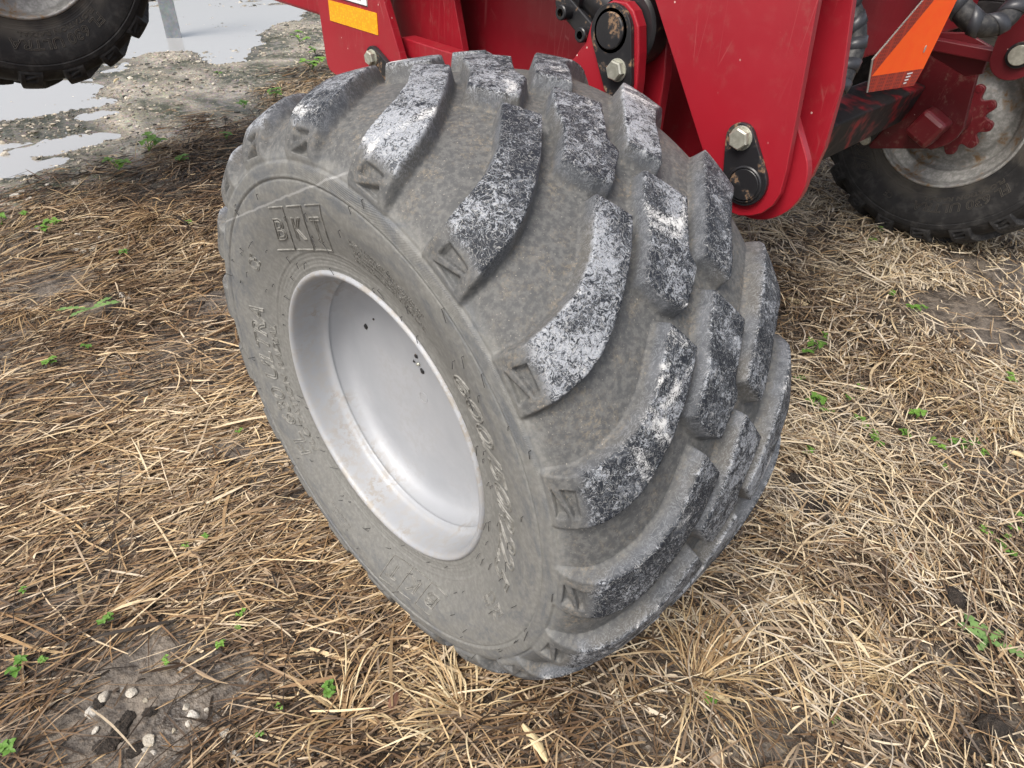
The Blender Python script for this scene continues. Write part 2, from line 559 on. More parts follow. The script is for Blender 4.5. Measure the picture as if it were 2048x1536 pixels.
def rubber(name, root, black=False):
    g = G(name)
    co = g.coord(root)
    xyz = g.sep(co)
    rr = g.math('SQRT', g.math('ADD', g.math('MULTIPLY', xyz[1], xyz[1]), g.math('MULTIPLY', xyz[2], xyz[2])))
    an = g.math('ARCTAN2', xyz[1], xyz[2])
    crown = g.attr('crown'); flank = g.attr('flank'); rib = g.attr('rib')
    big = g.noise(co, 5.5, 5, 0.6, 0.3)
    mid = g.noise(co, 22, 6, 0.65, 0.4)
    fin = g.noise(co, 110, 4, 0.65)
    gr = g.noise(co, 420, 3, 0.7)
    polar = g.comb(g.math('MULTIPLY', an, 3.0), g.math('MULTIPLY', rr, 22.0), g.math('MULTIPLY', xyz[0], 9.0))
    streak = g.noise(g.comb(g.math('MULTIPLY', an, 1.6), g.math('MULTIPLY', rr, 8.0), xyz[0]), 5.0, 3, 0.7, 0.5)
    lugr = g.math('SUBTRACT', g.n('ShaderNodeObjectInfo').outputs['Random'], 0.5)
    if black:
        side = g.mix(g.step(mid, 0.42, 0.75), (0.011, 0.011, 0.012), (0.040, 0.039, 0.038))
        side = g.mix(g.math('MULTIPLY', g.step(rr, 0.40, 0.33), g.step(big, 0.3, 0.6)), side, (0.065, 0.059, 0.050))
        col = g.mix(g.math('MULTIPLY', flank, g.step(fin, 0.4, 0.7)), side, (0.06, 0.058, 0.055))
        rough = g.math('ADD', 0.55, g.math('MULTIPLY', mid, 0.35))
        nrm = g.bump(g.math('ADD', fin, gr), 0.25, 0.002)
        return g.out(col, rough, spec=0.4, normal=nrm)
    # sidewall: grey-olive dust over dark bluish rubber
    dust = g.mix(g.step(fin, 0.35, 0.7), (0.158, 0.158, 0.148), (0.208, 0.207, 0.195))
    blue = g.mix(g.step(gr, 0.35, 0.65), (0.082, 0.090, 0.100), (0.120, 0.129, 0.141))
    smear = g.math('MULTIPLY', g.step(streak, 0.40, 0.72), g.step(rr, 0.33, 0.46))
    side = g.mix(g.math('MULTIPLY', smear, 0.80), dust, blue)
    # grooves of the tread: grey, with tan mud
    val = g.mix(g.step(fin, 0.38, 0.66), (0.076, 0.078, 0.079), (0.126, 0.126, 0.122))
    tan = g.math('MULTIPLY', g.step(mid, 0.42, 0.70), g.step(g.noise(co, 170, 3, 0.75), 0.44, 0.66))
    val = g.mix(g.math('MULTIPLY', tan, 0.55), val, (0.24, 0.20, 0.145))
    spk = g.step(g.noise(co, 330, 2, 0.6), 0.66, 0.74)
    val = g.mix(g.math('MULTIPLY', spk, 0.65), val, (0.36, 0.33, 0.28))
    line = g.math('ABSOLUTE', g.math('SUBTRACT', g.math('ADD', xyz[2], g.math('MULTIPLY', xyz[1], 0.526)), g.math('ADD', 0.483, g.math('MULTIPLY', mid, 0.010))))
    chalk = g.math('MULTIPLY', g.step(line, 0.0030, 0.0008), g.step(xyz[0], -0.24, -0.25))
    side = g.mix(g.math('MULTIPLY', chalk, 0.45), side, (0.42, 0.42, 0.41))
    treadm = g.step(rr, 0.493, 0.520)
    col = g.mix(treadm, side, val)
    # flanks of the lugs: bluish dust
    fl = g.mix(g.step(mid, 0.35, 0.68), (0.066, 0.073, 0.084), (0.115, 0.125, 0.142))
    fl = g.mix(g.step(big, 0.45, 0.62), fl, (0.095, 0.092, 0.085))
    col = g.mix(g.math('MULTIPLY', g.math('MULTIPLY', flank, treadm), 0.85), col, fl)
    # crowns: black rubber with torn pale flakes of lime dust and a few white splashes
    wv = g.noise(co, 60, 2, 0.5, col=True)
    warped = g.mix(0.045, co, wv, 'ADD')
    fl1 = g.noise(g.mapping(warped, (1.0, 2.4, 1.0), (0.4, 0.7, 0.3)), 120, 5, 0.75, 0.6)
    fl2 = g.noise(g.mapping(warped, (2.2, 1.0, 1.3), (0.1, 0.3, 1.1)), 185, 4, 0.75, 0.8)
    cover = g.math('MULTIPLY', g.math('SUBTRACT', g.math('MULTIPLY', g.math('ADD', big, mid), 0.5), 0.5), 0.42)
    cover = g.math('ADD', cover, g.math('MULTIPLY', lugr, 0.06))
    fl0 = g.noise(g.mapping(warped, (1.0, 2.8, 1.0), (0.4, 0.7, 0.3)), 42, 3, 0.7, 0.7)
    fk = g.math('ADD', g.math('ADD', g.math('MULTIPLY', g.math('ADD', fl1, fl2), 0.33), g.math('MULTIPLY', fl0, 0.34)), cover)
    flakes = g.step(fk, 0.492, 0.566)
    crn = g.mix(flakes, (0.012, 0.015, 0.021), g.mix(g.step(gr, 0.3, 0.7), (0.185, 0.202, 0.230), (0.37, 0.385, 0.405)))
    haze_ = g.noise(g.mapping(warped, (1, 2.6, 1), (0.4, 0.7, 0.3)), 26, 3, 0.7, 0.4)
    crn = g.mix(g.step(haze_, 0.50, 0.76, 0.0, 0.45), crn, (0.24, 0.258, 0.285))
    lime = g.step(g.math('ADD', g.math('MULTIPLY', g.noise(co, 9, 6, 0.7, 0.9), 0.8), g.math('ADD', g.math('MULTIPLY', fl2, 0.28), g.math('MULTIPLY', lugr, 0.05))), 0.620, 0.690)
    lime = g.math('MULTIPLY', lime, g.step(fk, 0.43, 0.52))
    crn = g.mix(g.math('MULTIPLY', lime, 0.9), crn, (0.64, 0.64, 0.63))
    scr = g.voronoi(g.mapping(warped, (1, 0.16, 1), (0.9, 0.3, 0.6)), 120, 'DISTANCE_TO_EDGE')
    crn = g.mix(g.math('MULTIPLY', g.step(scr, 0.035, 0.01), 0.5), crn, (0.40, 0.40, 0.39))
    col = g.mix(crown, col, crn)
    # pale edge where the flank meets the crown
    rimm = g.math('MULTIPLY', g.math('MULTIPLY', flank, g.math('SUBTRACT', 1.0, crown)), g.step(fl1, 0.48, 0.60))
    col = g.mix(g.math('MULTIPLY', g.math('MULTIPLY', rimm, treadm), 0.25), col, (0.36, 0.37, 0.385))
    rough = g.math('ADD', 0.58, g.math('MULTIPLY', fin, 0.25))
    ribs = g.math('MULTIPLY', g.math('SINE', g.math('MULTIPLY', g.math('ADD', an, g.math('MULTIPLY', rr, 2.6)), 900.0)), rib)
    hgt = g.math('ADD', g.math('MULTIPLY', ribs, 0.9), g.math('ADD', g.math('MULTIPLY', fin, 0.55), g.math('MULTIPLY', gr, 0.35)))
    hgt = g.math('ADD', hgt, g.math('MULTIPLY', g.math('MULTIPLY', flakes, crown), 0.6))
    nrm = g.bump(hgt, 0.30, 0.0024)
    return g.out(col, rough, spec=0.35, normal=nrm)

# ------------------------------------------------------------------ lettering moulded on the sidewall
swr = np.array([.298, .31, .33, .35, .375, .40, .425, .45, .4695, .49])
swx = -np.array([.256, .257, .260, .267, .276, .284, .291, .2943, .2945, .2925])
def on_sidewall(r, a, lift):
    """radius, angle (from the top towards +y) and height off the rubber"""
    x = np.interp(r, swr, swx); dx = (np.interp(r + .004, swr, swx) - np.interp(r - .004, swr, swx)) / .008
    nl = np.sqrt(1 + dx * dx)
    rr = r + lift * dx / nl
    return np.stack([x + XC - lift / nl, rr * np.sin(a), rr * np.cos(a)], -1)

def text_outline(body, width, height, line, shear=0.0, fill=False):
    cu = bpy.data.curves.new('t', 'FONT')
    cu.body = body; cu.size = 1.0; cu.shear = shear; cu.resolution_u = 5; cu.offset = 0.022
    cu.fill_mode = 'BOTH' if fill else 'NONE'
    if not fill:
        cu.bevel_depth = 0.001
    ob = bpy.data.objects.new('t', cu); COL.objects.link(ob)
    dg = bpy.context.evaluated_depsgraph_get()
    me = ob.evaluated_get(dg).to_mesh()
    co = np.zeros(len(me.vertices) * 3); me.vertices.foreach_get('co', co)
    co = co.reshape(-1, 3)
    lo = co[:, :2].min(0); hi = co[:, :2].max(0)
    ob.evaluated_get(dg).to_mesh_clear()
    sx = width / (hi[0] - lo[0]); sy = height / (hi[1] - lo[1])
    # second pass: outline curves as polylines from the splines of the filled shape
    cu.bevel_depth = 0.0; cu.fill_mode = 'NONE'
    dg.update()
    me = ob.evaluated_get(dg).to_mesh()
    co = np.zeros(len(me.vertices) * 3); me.vertices.foreach_get('co', co); co = co.reshape(-1, 3)
    ed = np.zeros(len(me.edges) * 2, int); me.edges.foreach_get('vertices', ed); ed = ed.reshape(-1, 2)
    ob.evaluated_get(dg).to_mesh_clear()
    bpy.data.objects.remove(ob); bpy.data.curves.remove(cu)
    P = (co[:, :2] - lo) * [sx, sy]
    return P, ed

def ridge(P0, P1, hw, hh):
    """little roof-shaped ridge between two (u, v) points on a flat strip: returns (u, v, lift) and faces"""
    d = P1 - P0; L = np.linalg.norm(d, axis=1)[:, None] + 1e-9
    d = d / L; n = np.stack([-d[:, 1], d[:, 0]], -1) * hw
    a = P0 - d * hw * .6; b = P1 + d * hw * .6
    m = len(P0)
    A = np.concatenate([np.stack([a + n, a - n, b - n, b + n], 1)], 0)
    lo = np.full((m, 4, 1), -0.0006); top = np.stack([a + n * .45, a - n * .45, b - n * .45, b + n * .45], 1)
    W = np.concatenate([np.concatenate([A, lo], -1), np.concatenate([top, np.full((m, 4, 1), hh)], -1)], 1)
    o = np.arange(m)[:, None, None] * 8
    F = np.array([[4, 5, 6, 7], [0, 1, 5, 4], [1, 2, 6, 5], [2, 3, 7, 6], [3, 0, 4, 7]])[None] + o
    return W.reshape(-1, 3), F.reshape(-1, 4)

def planar(P, ac, v0):
    """flat (u, v) drawing laid on the sidewall, upright at angle ac"""
    ac = rad(ac)
    u = P[:, 0]; v = P[:, 1] + v0
    return np.hypot(u, v), ac - np.arctan2(u, v)

def logo(ac, width, v0, h):
    """the maker's three letters on three leaning slabs"""
    k = .74; w3 = width / 3; out = []
    segs = []
    for i in range(3):
        x0 = -width / 2 + i * w3
        pts = [(x0 + w3 * .10, h), (x0 + w3 * .86, h), (x0 + w3 * .86, h * .0), (x0 + w3 * .0, h * .0)]
        for q in range(3):
            a, b = pts[q], pts[(q + 1) % 4]
            for t in range(6):
                segs.append((a[0] + (b[0] - a[0]) * t / 6, a[1] + (b[1] - a[1]) * t / 6, a[0] + (b[0] - a[0]) * (t + 1) / 6, a[1] + (b[1] - a[1]) * (t + 1) / 6))
        P, ed = text_outline('BKT'[i], w3 * .56, h * .52, .001)
        P = P + [x0 + w3 * .14, h * .24]
        for e0, e1 in ed:
            segs.append((*P[e0], *P[e1]))
    q = np.array(segs)
    q[:, 0] += (q[:, 1] - h / 2) * k; q[:, 2] += (q[:, 3] - h / 2) * k
    Wv, F = ridge(q[:, :2], q[:, 2:], .0015, .0019)
    r, a = planar(Wv[:, :2], ac, v0)
    return on_sidewall(r, a, Wv[:, 2]), F

def letters(body, a0, a1, r0, r1, hw=.0017, hh=.0021, shear=0.0):
    """text running clockwise from angle a0 to a1 (degrees), between radii r0 and r1"""
    rm = (r0 + r1) / 2
    wid = rad(a0 - a1) * rm
    P, ed = text_outline(body, wid, r1 - r0, 0.001, shear)
    Wv, F = ridge(P[ed[:, 0]], P[ed[:, 1]], hw, hh)
    return on_sidewall(r0 + Wv[:, 1], rad(a0) - Wv[:, 0] / rm, Wv[:, 2]), F

def strokes(segs, hw=.0011, hh=.0012):
    """segs: list of (a_deg, r, a_deg, r)"""
    q = np.array(segs, float); rm = .4
    P0 = np.stack([-np.radians(q[:, 0]) * rm, q[:, 1]], -1); P1 = np.stack([-np.radians(q[:, 2]) * rm, q[:, 3]], -1)
    Wv, F = ridge(P0, P1, hw, hh)
    return on_sidewall(Wv[:, 1], -Wv[:, 0] / rm, Wv[:, 2]), F

def slab_logo(a0, a1, r0, r1):
    """three leaning slabs behind the maker's letters"""
    segs = []; n = 3; lean = 5.5
    for k in range(n):
        b0 = a0 + (a1 - a0) * k / n; b1 = a0 + (a1 - a0) * (k + .86) / n
        pts = [(b0 + lean, r1), (b1 + lean, r1), (b1 - lean * .2, r0), (b0 - lean * .2, r0)]
        for i in range(4):
            p, q = pts[i], pts[(i + 1) % 4]
            m = 5
            for t in range(m):
                u0, u1 = t / m, (t + 1) / m
                segs.append((p[0] + (q[0] - p[0]) * u0, p[1] + (q[1] - p[1]) * u0, p[0] + (q[0] - p[0]) * u1, p[1] + (q[1] - p[1]) * u1))
    return strokes(segs)

rl = random.Random(3)
def tiny_rows(a0, a1, r0, r1, rows):
    segs = []
    for k in range(rows):
        r = r0 + (r1 - r0) * (k + .5) / rows; h = (r1 - r0) / rows * .28
        a = a0 - (rl.random() * 2 if k else 0)
        end = a1 + rl.random() * 4
        while a > end:
            wd = .25 + rl.random() * .35
            if rl.random() > .16:
                segs.append((a, r - h, a - .05, r + h))
                if rl.random() > .5:
                    segs.append((a, r + h * rl.uniform(-1, 1), a - wd * .7, r + h * rl.uniform(-1, 1)))
            a -= wd + .18
    return strokes(segs, .0007, .0009)

LETTERS = [('lettering', letters('600/50R22.5', -42.0, -104.0, .350, .405, shear=.10)),
           ('lettering', letters('FL 630 ULTRA', 135.0, 76.0, .3715, .412, shear=.12)),
           ('lettering', letters('FLOTATION RADIAL', 135.0, 81.0, .3455, .3625, .0011, .0014, shear=.12)),
           ('maker_logo', logo(21.0, .205, .342, .080)),
           ('maker_logo', logo(-163.0, .205, .352, .080)),
           ('approval_mark', merge([letters('CE', -111, -119.5, .378, .396, .001, .0014), letters('E4', -111, -118, .402, .422, .001, .0014)])),
           ('approval_mark', letters('CE', 61, 55.5, .385, .412, .0012, .0014)),
           ('moulded_notice', tiny_rows(-1, -31, .350, .402, 5)),
           ('moulded_notice', tiny_rows(164, 152, .396, .425, 2))]
ME_TXT = [(nm, np_mesh(nm, Vt, Ft, None, False)) for nm, (Vt, Ft) in LETTERS]

def hairs(n, seed):
    R = random.Random(seed); parts = []
    for k in range(n):
        ring = R.choice([.315, .322, .333, .352, .365, .385, .41, .432, .452, .4695, .49])
        r = min(.492, ring + R.gauss(0, .003)); a = R.random() * 2 * math.pi
        L = R.choice([.006, .009, .013, .018, .021]) * R.uniform(.7, 1.2)
        p0 = on_sidewall(np.array([r]), np.array([a]), np.array([-.0005]))[0]
        p1 = on_sidewall(np.array([r]), np.array([a]), np.array([.004]))[0]
        da = R.gauss(0, .6); t = np.array([R.uniform(-.3, .1), -math.cos(a) * .8 + da * .3, math.sin(a) * .6 - .5])
        t /= np.linalg.norm(t)
        parts.append(tube([p0, p1, p1 + t * L * .5, p1 + t * L * .9 + np.array([0, 0, -.001])], .00062, 4))
    return merge(parts)
ME_HAIR = np_mesh('moulding_hair', *hairs(115, 5), None, True)
g = G('moulding_hair_rubber')
HAIR = g.out((0.02, 0.02, 0.02), 0.6)

def set_mat(o, m):
    if len(o.data.materials) == 0:
        o.data.materials.append(m)
    o.material_slots[0].link = 'OBJECT'
    o.material_slots[0].material = m

def make_tyre(wheel, mat, turn=0.0, text_mat=None, hair=True):
    e = Matrix.Rotation(turn, 4, 'X')
    t = obj('tyre', ME_CARC, wheel); set_mat(t, mat); t.matrix_local = e
    for k in range(NLUG):
        for j in range(3):
            o = obj('tread_lug', ME_LUG[j], wheel); set_mat(o, mat)
            o.matrix_local = e @ Matrix.Rotation(k * PITCH, 4, 'X')
    for nm, me in ME_TXT:
        o = obj(nm, me, wheel); set_mat(o, text_mat or mat); o.matrix_local = e
    if hair:
        o = obj('moulding_hair', ME_HAIR, wheel); set_mat(o, HAIR); o.matrix_local = e
        o['kind'] = 'stuff'

# ------------------------------------------------------------------ metal and paint
g = G('silver_rim_paint')
co = g.coord()
xyz = g.sep(co)
d1 = g.noise(co, 6, 6, 0.65, 0.3); d2 = g.noise(co, 60, 5, 0.7)
dirt = g.math('MULTIPLY', g.math('MULTIPLY', g.step(d1, 0.46, 0.62), g.step(d2, 0.44, 0.60)), g.step(xyz[0], -0.17, -0.20, 0.25, 1.0))
rr = g.math('SQRT', g.math('ADD', g.math('MULTIPLY', xyz[1], xyz[1]), g.math('MULTIPLY', xyz[2], xyz[2])))
lip = g.math('MULTIPLY', g.step(rr, 0.272, 0.286), g.step(d2, 0.40, 0.62))
c = g.mix(g.step(d1, 0.3, 0.7), (0.315, 0.328, 0.35), (0.365, 0.378, 0.40))
c = g.mix(g.math('MULTIPLY', dirt, 0.45), c, (0.22, 0.18, 0.125))
c = g.mix(g.math('MULTIPLY', lip, 0.22), c, (0.36, 0.31, 0.23))
RIM = g.out(c, g.math('ADD', 0.40, g.math('MULTIPLY', d2, 0.22)), metal=0.10, spec=0.5, normal=g.bump(d2, 0.05, 0.002))

g = G('weathered_rim')
co = g.coord()
d1 = g.noise(co, 7, 6, 0.7, 0.4); d2 = g.noise(co, 45, 5, 0.7)
c = g.mix(g.step(d2, 0.35, 0.7), (0.20, 0.20, 0.19), (0.36, 0.355, 0.34))
c = g.mix(g.math('MULTIPLY', g.step(d1, 0.48, 0.62), g.step(d2, 0.4, 0.6)), c, (0.19, 0.12, 0.06))
OLDRIM = g.out(c, 0.55, metal=0.2, normal=g.bump(d2, 0.15, 0.003))

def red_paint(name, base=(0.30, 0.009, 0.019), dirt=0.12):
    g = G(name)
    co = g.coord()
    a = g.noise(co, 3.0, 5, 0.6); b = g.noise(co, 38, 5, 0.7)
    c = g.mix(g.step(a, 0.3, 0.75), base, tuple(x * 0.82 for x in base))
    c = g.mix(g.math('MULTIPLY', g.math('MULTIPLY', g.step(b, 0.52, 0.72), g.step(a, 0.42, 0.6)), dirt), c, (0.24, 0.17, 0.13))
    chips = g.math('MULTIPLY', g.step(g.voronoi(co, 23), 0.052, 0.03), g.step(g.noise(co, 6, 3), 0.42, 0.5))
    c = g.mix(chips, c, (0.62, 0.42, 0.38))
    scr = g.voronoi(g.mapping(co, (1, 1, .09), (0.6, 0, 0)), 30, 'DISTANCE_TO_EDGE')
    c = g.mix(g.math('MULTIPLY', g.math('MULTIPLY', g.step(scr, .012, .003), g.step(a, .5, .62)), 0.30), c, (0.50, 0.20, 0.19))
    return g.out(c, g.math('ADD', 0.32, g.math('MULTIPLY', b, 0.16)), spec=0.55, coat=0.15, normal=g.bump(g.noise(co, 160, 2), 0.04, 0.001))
RED = red_paint('red_paint')
DARKRED = red_paint('shaded_grimy_red_paint', (0.105, 0.006, 0.010), 0.5)  # shade under the machine painted into the red, plus heavier dirt
g = G('greasy_red_paint')
co = g.coord()
a = g.noise(co, 7, 5, 0.75, 0.2); b = g.noise(co, 40, 4, 0.7)
c = g.mix(g.step(a, 0.30, 0.52), (0.33, 0.012, 0.018), (0.012, 0.011, 0.011))
GREASE = g.out(c, g.step(a, 0.4, 0.6, 0.42, 0.6), normal=g.bump(b, 0.2, 0.003))
g = G('black_paint_rusting')
co = g.coord()
a = g.noise(co, 24, 5, 0.7, 0.3); b = g.noise(co, 120, 4, 0.7)
c = g.mix(g.math('MULTIPLY', g.step(a, 0.56, 0.64), g.step(b, 0.4, 0.6)), (0.016, 0.016, 0.018), (0.21, 0.13, 0.075))
BLACK = g.out(c, g.step(a, 0.5, 0.66, 0.34, 0.8), spec=0.5, normal=g.bump(b, 0.1, 0.001))
g = G('zinc_bolt')
co = g.coord()
a = g.noise(co, 90, 4, 0.6)
ZINC = g.out(g.mix(g.step(a, 0.35, 0.7), (0.36, 0.36, 0.30), (0.50, 0.50, 0.43)), 0.38, metal=0.55)
g = G('galvanised_steel')
co = g.coord()
a = g.noise(co, 14, 4, 0.6); b = g.voronoi(co, 60, out='Color')
GALV = g.out(g.mix(0.12, g.mix(g.step(a, 0.3, 0.7), (0.22, 0.245, 0.26), (0.30, 0.325, 0.34)), b, 'SOFT_LIGHT'), 0.42, metal=0.35)
g = G('yellow_reflective_tape')
co = g.coord()
v = g.voronoi(g.mapping(co, (1, 1, 1)), 150, 'DISTANCE_TO_EDGE', rnd=0.25)
YELLOW = g.out(g.mix(g.step(v, 0.05, 0.22), (0.75, 0.30, 0.004), (0.86, 0.46, 0.006)), 0.35, coat=0.3)
g = G('white_decal')
WHITE = g.out((0.74, 0.74, 0.74), 0.4)
g = G('decal_ink')
INK = g.out((0.03, 0.03, 0.035), 0.5)
g = G('grey_decal_ink')
GINK = g.out((0.34, 0.34, 0.36), 0.5)
g = G('fluorescent_orange')
co = g.coord()
ORANGE = g.out(g.mix(g.step(g.noise(co, 30, 3), 0.4, 0.7), (1.0, 0.12, 0.008), (1.0, 0.10, 0.008)), 0.45)
g = G('red_reflective_tape')
co = g.coord()
v = g.voronoi(g.mapping(co, (1, 1, 1.0)), 110, 'DISTANCE_TO_EDGE', rnd=0.1)
RETRO = g.out(g.mix(g.step(v, 0.04, 0.2), (0.42, 0.03, 0.008), (0.20, 0.014, 0.008)), 0.3, coat=0.4)
g = G('hydraulic_hose')
co = g.coord()
a = g.noise(co, 50, 4, 0.7)
HOSE = g.out(g.mix(g.step(a, 0.4, 0.7), (0.014, 0.014, 0.015), (0.055, 0.053, 0.05)), 0.5)
g = G('hose_wrap')
WRAP = g.out((0.035, 0.037, 0.043), 0.38)
g = G('alloy_edge')
ALLOY = g.out((0.38, 0.36, 0.33), 0.5, metal=0.3)

# ------------------------------------------------------------------ the implement
imp = empty('farm_implement', (0.5, 0.0, 0.57))
tag(imp, 'red farm implement with pinned frame plates on wide flotation tyres', 'farm machine')
bpy.context.view_layer.update()
OFF = Matrix.Translation(-Vector(imp.location))

def part(name, bm, mat, parent=None, smooth=False, angle=None):
    """world-space bmesh made a child of the implement (or of one of its parts)"""
    bmesh.ops.transform(bm, matrix=OFF, verts=bm.verts)
    return bm_obj(name, bm, mat, parent or imp, smooth, angle)
def part_np(name, VF, mat, parent=None, smooth=True, angle=None):
    Vv = np.asarray(VF[0]) - np.array(imp.location)
    me = np_mesh(name, Vv, VF[1], mat, smooth)
    if angle is not None:
        me.set_sharp_from_angle(angle=angle)
    return obj(name, me, parent or imp)
def move(VF, d): return (np.asarray(VF[0]) + np.array(d), VF[1])

# main wheel
wheel = empty('wheel', Vector((0, 0, HUB_Z)) - Vector(imp.location), imp)
wheel['label'] = 'wide dusty grey flotation wheel with scuffed tread lugs and deep silver rim'
RUB = rubber('dusty_tyre_rubber', wheel)
g = G('scuffed_lettering')
MAINTXT = g.out(g.mix(g.step(g.noise(g.coord(), 60, 3), .4, .65), (0.150, 0.147, 0.133), (0.255, 0.25, 0.23)), 0.75)
make_tyre(wheel, RUB, turn=0.0, text_mat=MAINTXT)
RIMPROF = [(-.235, .296), (-.258, .2985), (-.266, .3025), (-.2725, .3030), (-.2765, .3000), (-.2770, .2960), (-.2735, .2915), (-.266, .2890), (-.250, .2880),
           (-.228, .2868), (-.214, .2850), (-.207, .2815), (-.2025, .2765), (-.1985, .2735), (-.1945, .2745), (-.188, .2735), (-.176, .2695),
           (-.168, .2640), (-.162, .2560), (-.1585, .2440), (-.1570, .2300), (-.1562, .19), (-.1560, .14), (-.1560, .09), (-.1560, .04), (-.1560, .0004)]
def smooth_prof(p, per=4): return catmull(np.array(p, float), per)
Vr, Fr = lathe(smooth_prof(RIMPROF), 192)
rim = obj('rim', np_mesh('rim', Vr, Fr, RIM, True), wheel)
back = [(-.157, .012), (-.13, .012), (-.13, .20), (-.12, .235), (.10, .24), (.20, .285), (.235, .300)]
obj('rim_barrel', np_mesh('rim_barrel', *lathe(back, 96), RIM, True), wheel)
def rim_spot(nm, u, v, x, r, mat, th=.003):
    k = CAM_D + (u - 1024) / 1304.6464 * CAM_R - (v - 768) / 1304.6464 * CAM_U
    t = (x - CAM_C[0]) / k[0]; p = CAM_C + t * k
    Rr = random.Random(int(u * 7 + v)); n = 12; rs = [r * Rr.uniform(.7, 1.2) for _ in range(n)]
    b = bmesh.new()
    ring = [b.verts.new((x - th * .3, p[1] + rs[i] * math.cos(i * 2 * math.pi / n), p[2] - HUB_Z + rs[i] * math.sin(i * 2 * math.pi / n))) for i in range(n)]
    mid_ = [b.verts.new((x - th, p[1] + .6 * rs[i] * math.cos(i * 2 * math.pi / n), p[2] - HUB_Z + .6 * rs[i] * math.sin(i * 2 * math.pi / n))) for i in range(n)]
    b.faces.new(mid_)
    for i in range(n):
        b.faces.new([ring[i], ring[(i + 1) % n], mid_[(i + 1) % n], mid_[i]])
    bm_obj(nm, b, mat, wheel, True)
for u, v, r in ((732, 653, .0075), (748, 638, .0025), (833, 712, .0055), (829, 722, .0035), (845, 742, .0065)):
    rim_spot('dark_spot', u, v, -.1562, r, BLACK)  # small flat black patches on the rim disc
rim_spot('bolt_tip', 838, 727, -.1562, .004, ZINC, .006)

# hanger plate with reflector (behind the wheel)
S_POLY = [(1.165, 1.50), (1.133, 1.073), (1.122, .925), (1.118, .903), (1.108, .889), (1.090, .884), (.83, .845), (.765, .845), (.715, .875),
          (.705, .92), (.744, .992), (.806, 1.12), (.99, 1.50)]
hang = part('hanger_plate', plate_bm(S_POLY, .380, .402), RED)
part('hanger_plate', plate_bm([(.82, 1.50), (.655, .99), (.64, .93), (.66, .86), (.72, .82), (.98, .82), (1.0, .9), (1.02, 1.5)], .530, .552), RED)
part('reflector', plate_bm([(.8385, 1.0315), (1.0725, 1.030), (1.0725, 1.0825), (.8390, 1.0845)], .3782, .3798, 0), YELLOW, hang)
dec = part('decal', plate_bm([(.8795, 1.0935), (1.06, 1.0945), (1.06, 1.20), (.8795, 1.20)], .3785, .3797, 0), WHITE, hang)
ob_ = []
for z0, z1, y0, y1 in ((1.0935, 1.0953, .8795, 1.06), (1.0953, 1.20, .8795, .8811)):
    ob_.append(box_bm((.3779, y0, z0), (.3784, y1, z1), 0))
part('decal_border', join_bm(ob_), INK, hang)
rr_ = random.Random(4); ob_ = []
for k in range(5):
    z0 = 1.103 + k * .016; y = .905 + rr_.random() * .01
    while y < 1.03:
        wd = rr_.uniform(.006, .018)
        ob_.append(box_bm((.3779, y, z0), (.3784, y + wd, z0 + .007), 0)); y += wd + rr_.uniform(.002, .005)
part('decal_print', join_bm(ob_), GINK, hang)
part('keeper_plate', plate_bm(capsule((.855, .973), .030, (.785, .928), .040), .366, .3795), BLACK)

def hexbolt(c, r=.0185, h=.015, name='bolt', parent=None, washer=True, turn=0.3, x_dir=-1, mat=None):
    bms = []
    b = bmesh.new()
    n = 6
    f0 = [b.verts.new((c[0], c[1] + r * math.cos(turn + i * math.pi / 3), c[2] + r * math.sin(turn + i * math.pi / 3))) for i in range(n)]
    f1 = [b.verts.new((c[0] + x_dir * h * .82, v.co.y, v.co.z)) for v in f0]
    f2 = [b.verts.new((c[0] + x_dir * h, c[1] + (v.co.y - c[1]) * .86, c[2] + (v.co.z - c[2]) * .86)) for v in f0]
    for A, B in ((f0, f1), (f1, f2)):
        for i in range(n):
            b.faces.new([A[i], A[(i + 1) % n], B[(i + 1) % n], B[i]])
    b.faces.new(f2); b.faces.new(f0)
    bms.append(b)
    if washer:
        pts = [(c[1] + r * 1.12 * math.cos(t), c[2] + r * 1.12 * math.sin(t)) for t in np.linspace(0, 2 * math.pi, 24, endpoint=False)]
        bms.append(plate_bm(pts, c[0] - .0002 if x_dir > 0 else c[0] + .0002, c[0] + (-1 if x_dir < 0 else 1) * .0030, .0006))
    return part(name, join_bm(bms), mat or ZINC, parent)
hexbolt((.366, .853, .9745), .0190, .018)

# ledge between the hanger plates and the frame behind
part('cross_bar', box_bm((.425, .46, .985), (.475, .80, 1.030), .003), RED)
part('side_panel', plate_bm([(-.22, 1.62), (-.22, 1.04), (-.02, .80), (.25, .72), (1.35, .72), (1.35, 1.62)], .640, .660, .002), RED)
part('frame_beam', box_bm((.46, 1.18, 1.005), (.64, 4.2, 1.20), .010), RED)
part('added_shade_deck', box_bm((.43, .42, 1.262), (.638, 1.16, 1.282), .003), RED)  # unseen plate, added to darken the cavity behind the hanger plates
part('added_shade_deck', box_bm((.70, -.04, 1.47), (3.4, 1.7, 1.60), .006), RED)  # unseen slab, added overhead to keep light off the far hub and axle
part('top_beam', box_bm((.36, -.34, 1.50), (.66, 1.40, 1.66), .008), RED)
# links that carry the axle of the wheel, hidden behind the tyre
def xcyl(x0, x1, y, z, r, n=40, bev=.002, r_in=0.0):
    pr = [(x0, r_in), (x0, r - bev), (x0 + bev, r), (x1 - bev, r), (x1, r - bev), (x1, r_in)]
    return move(lathe(pr, n), (0, y, z))
part_np('wheel_spindle', xcyl(-.13, .56, 0, HUB_Z, .055), BLACK, angle=rad(35))
part('swing_arm', plate_bm(capsule((0.0, HUB_Z), .10, (.12, 1.00), .07, 18), .453, .486, .003), RED)
part('link_arm', plate_bm(capsule((0.0, HUB_Z), .08, (.785, .928), .06, 18), .500, .524, .003), RED)

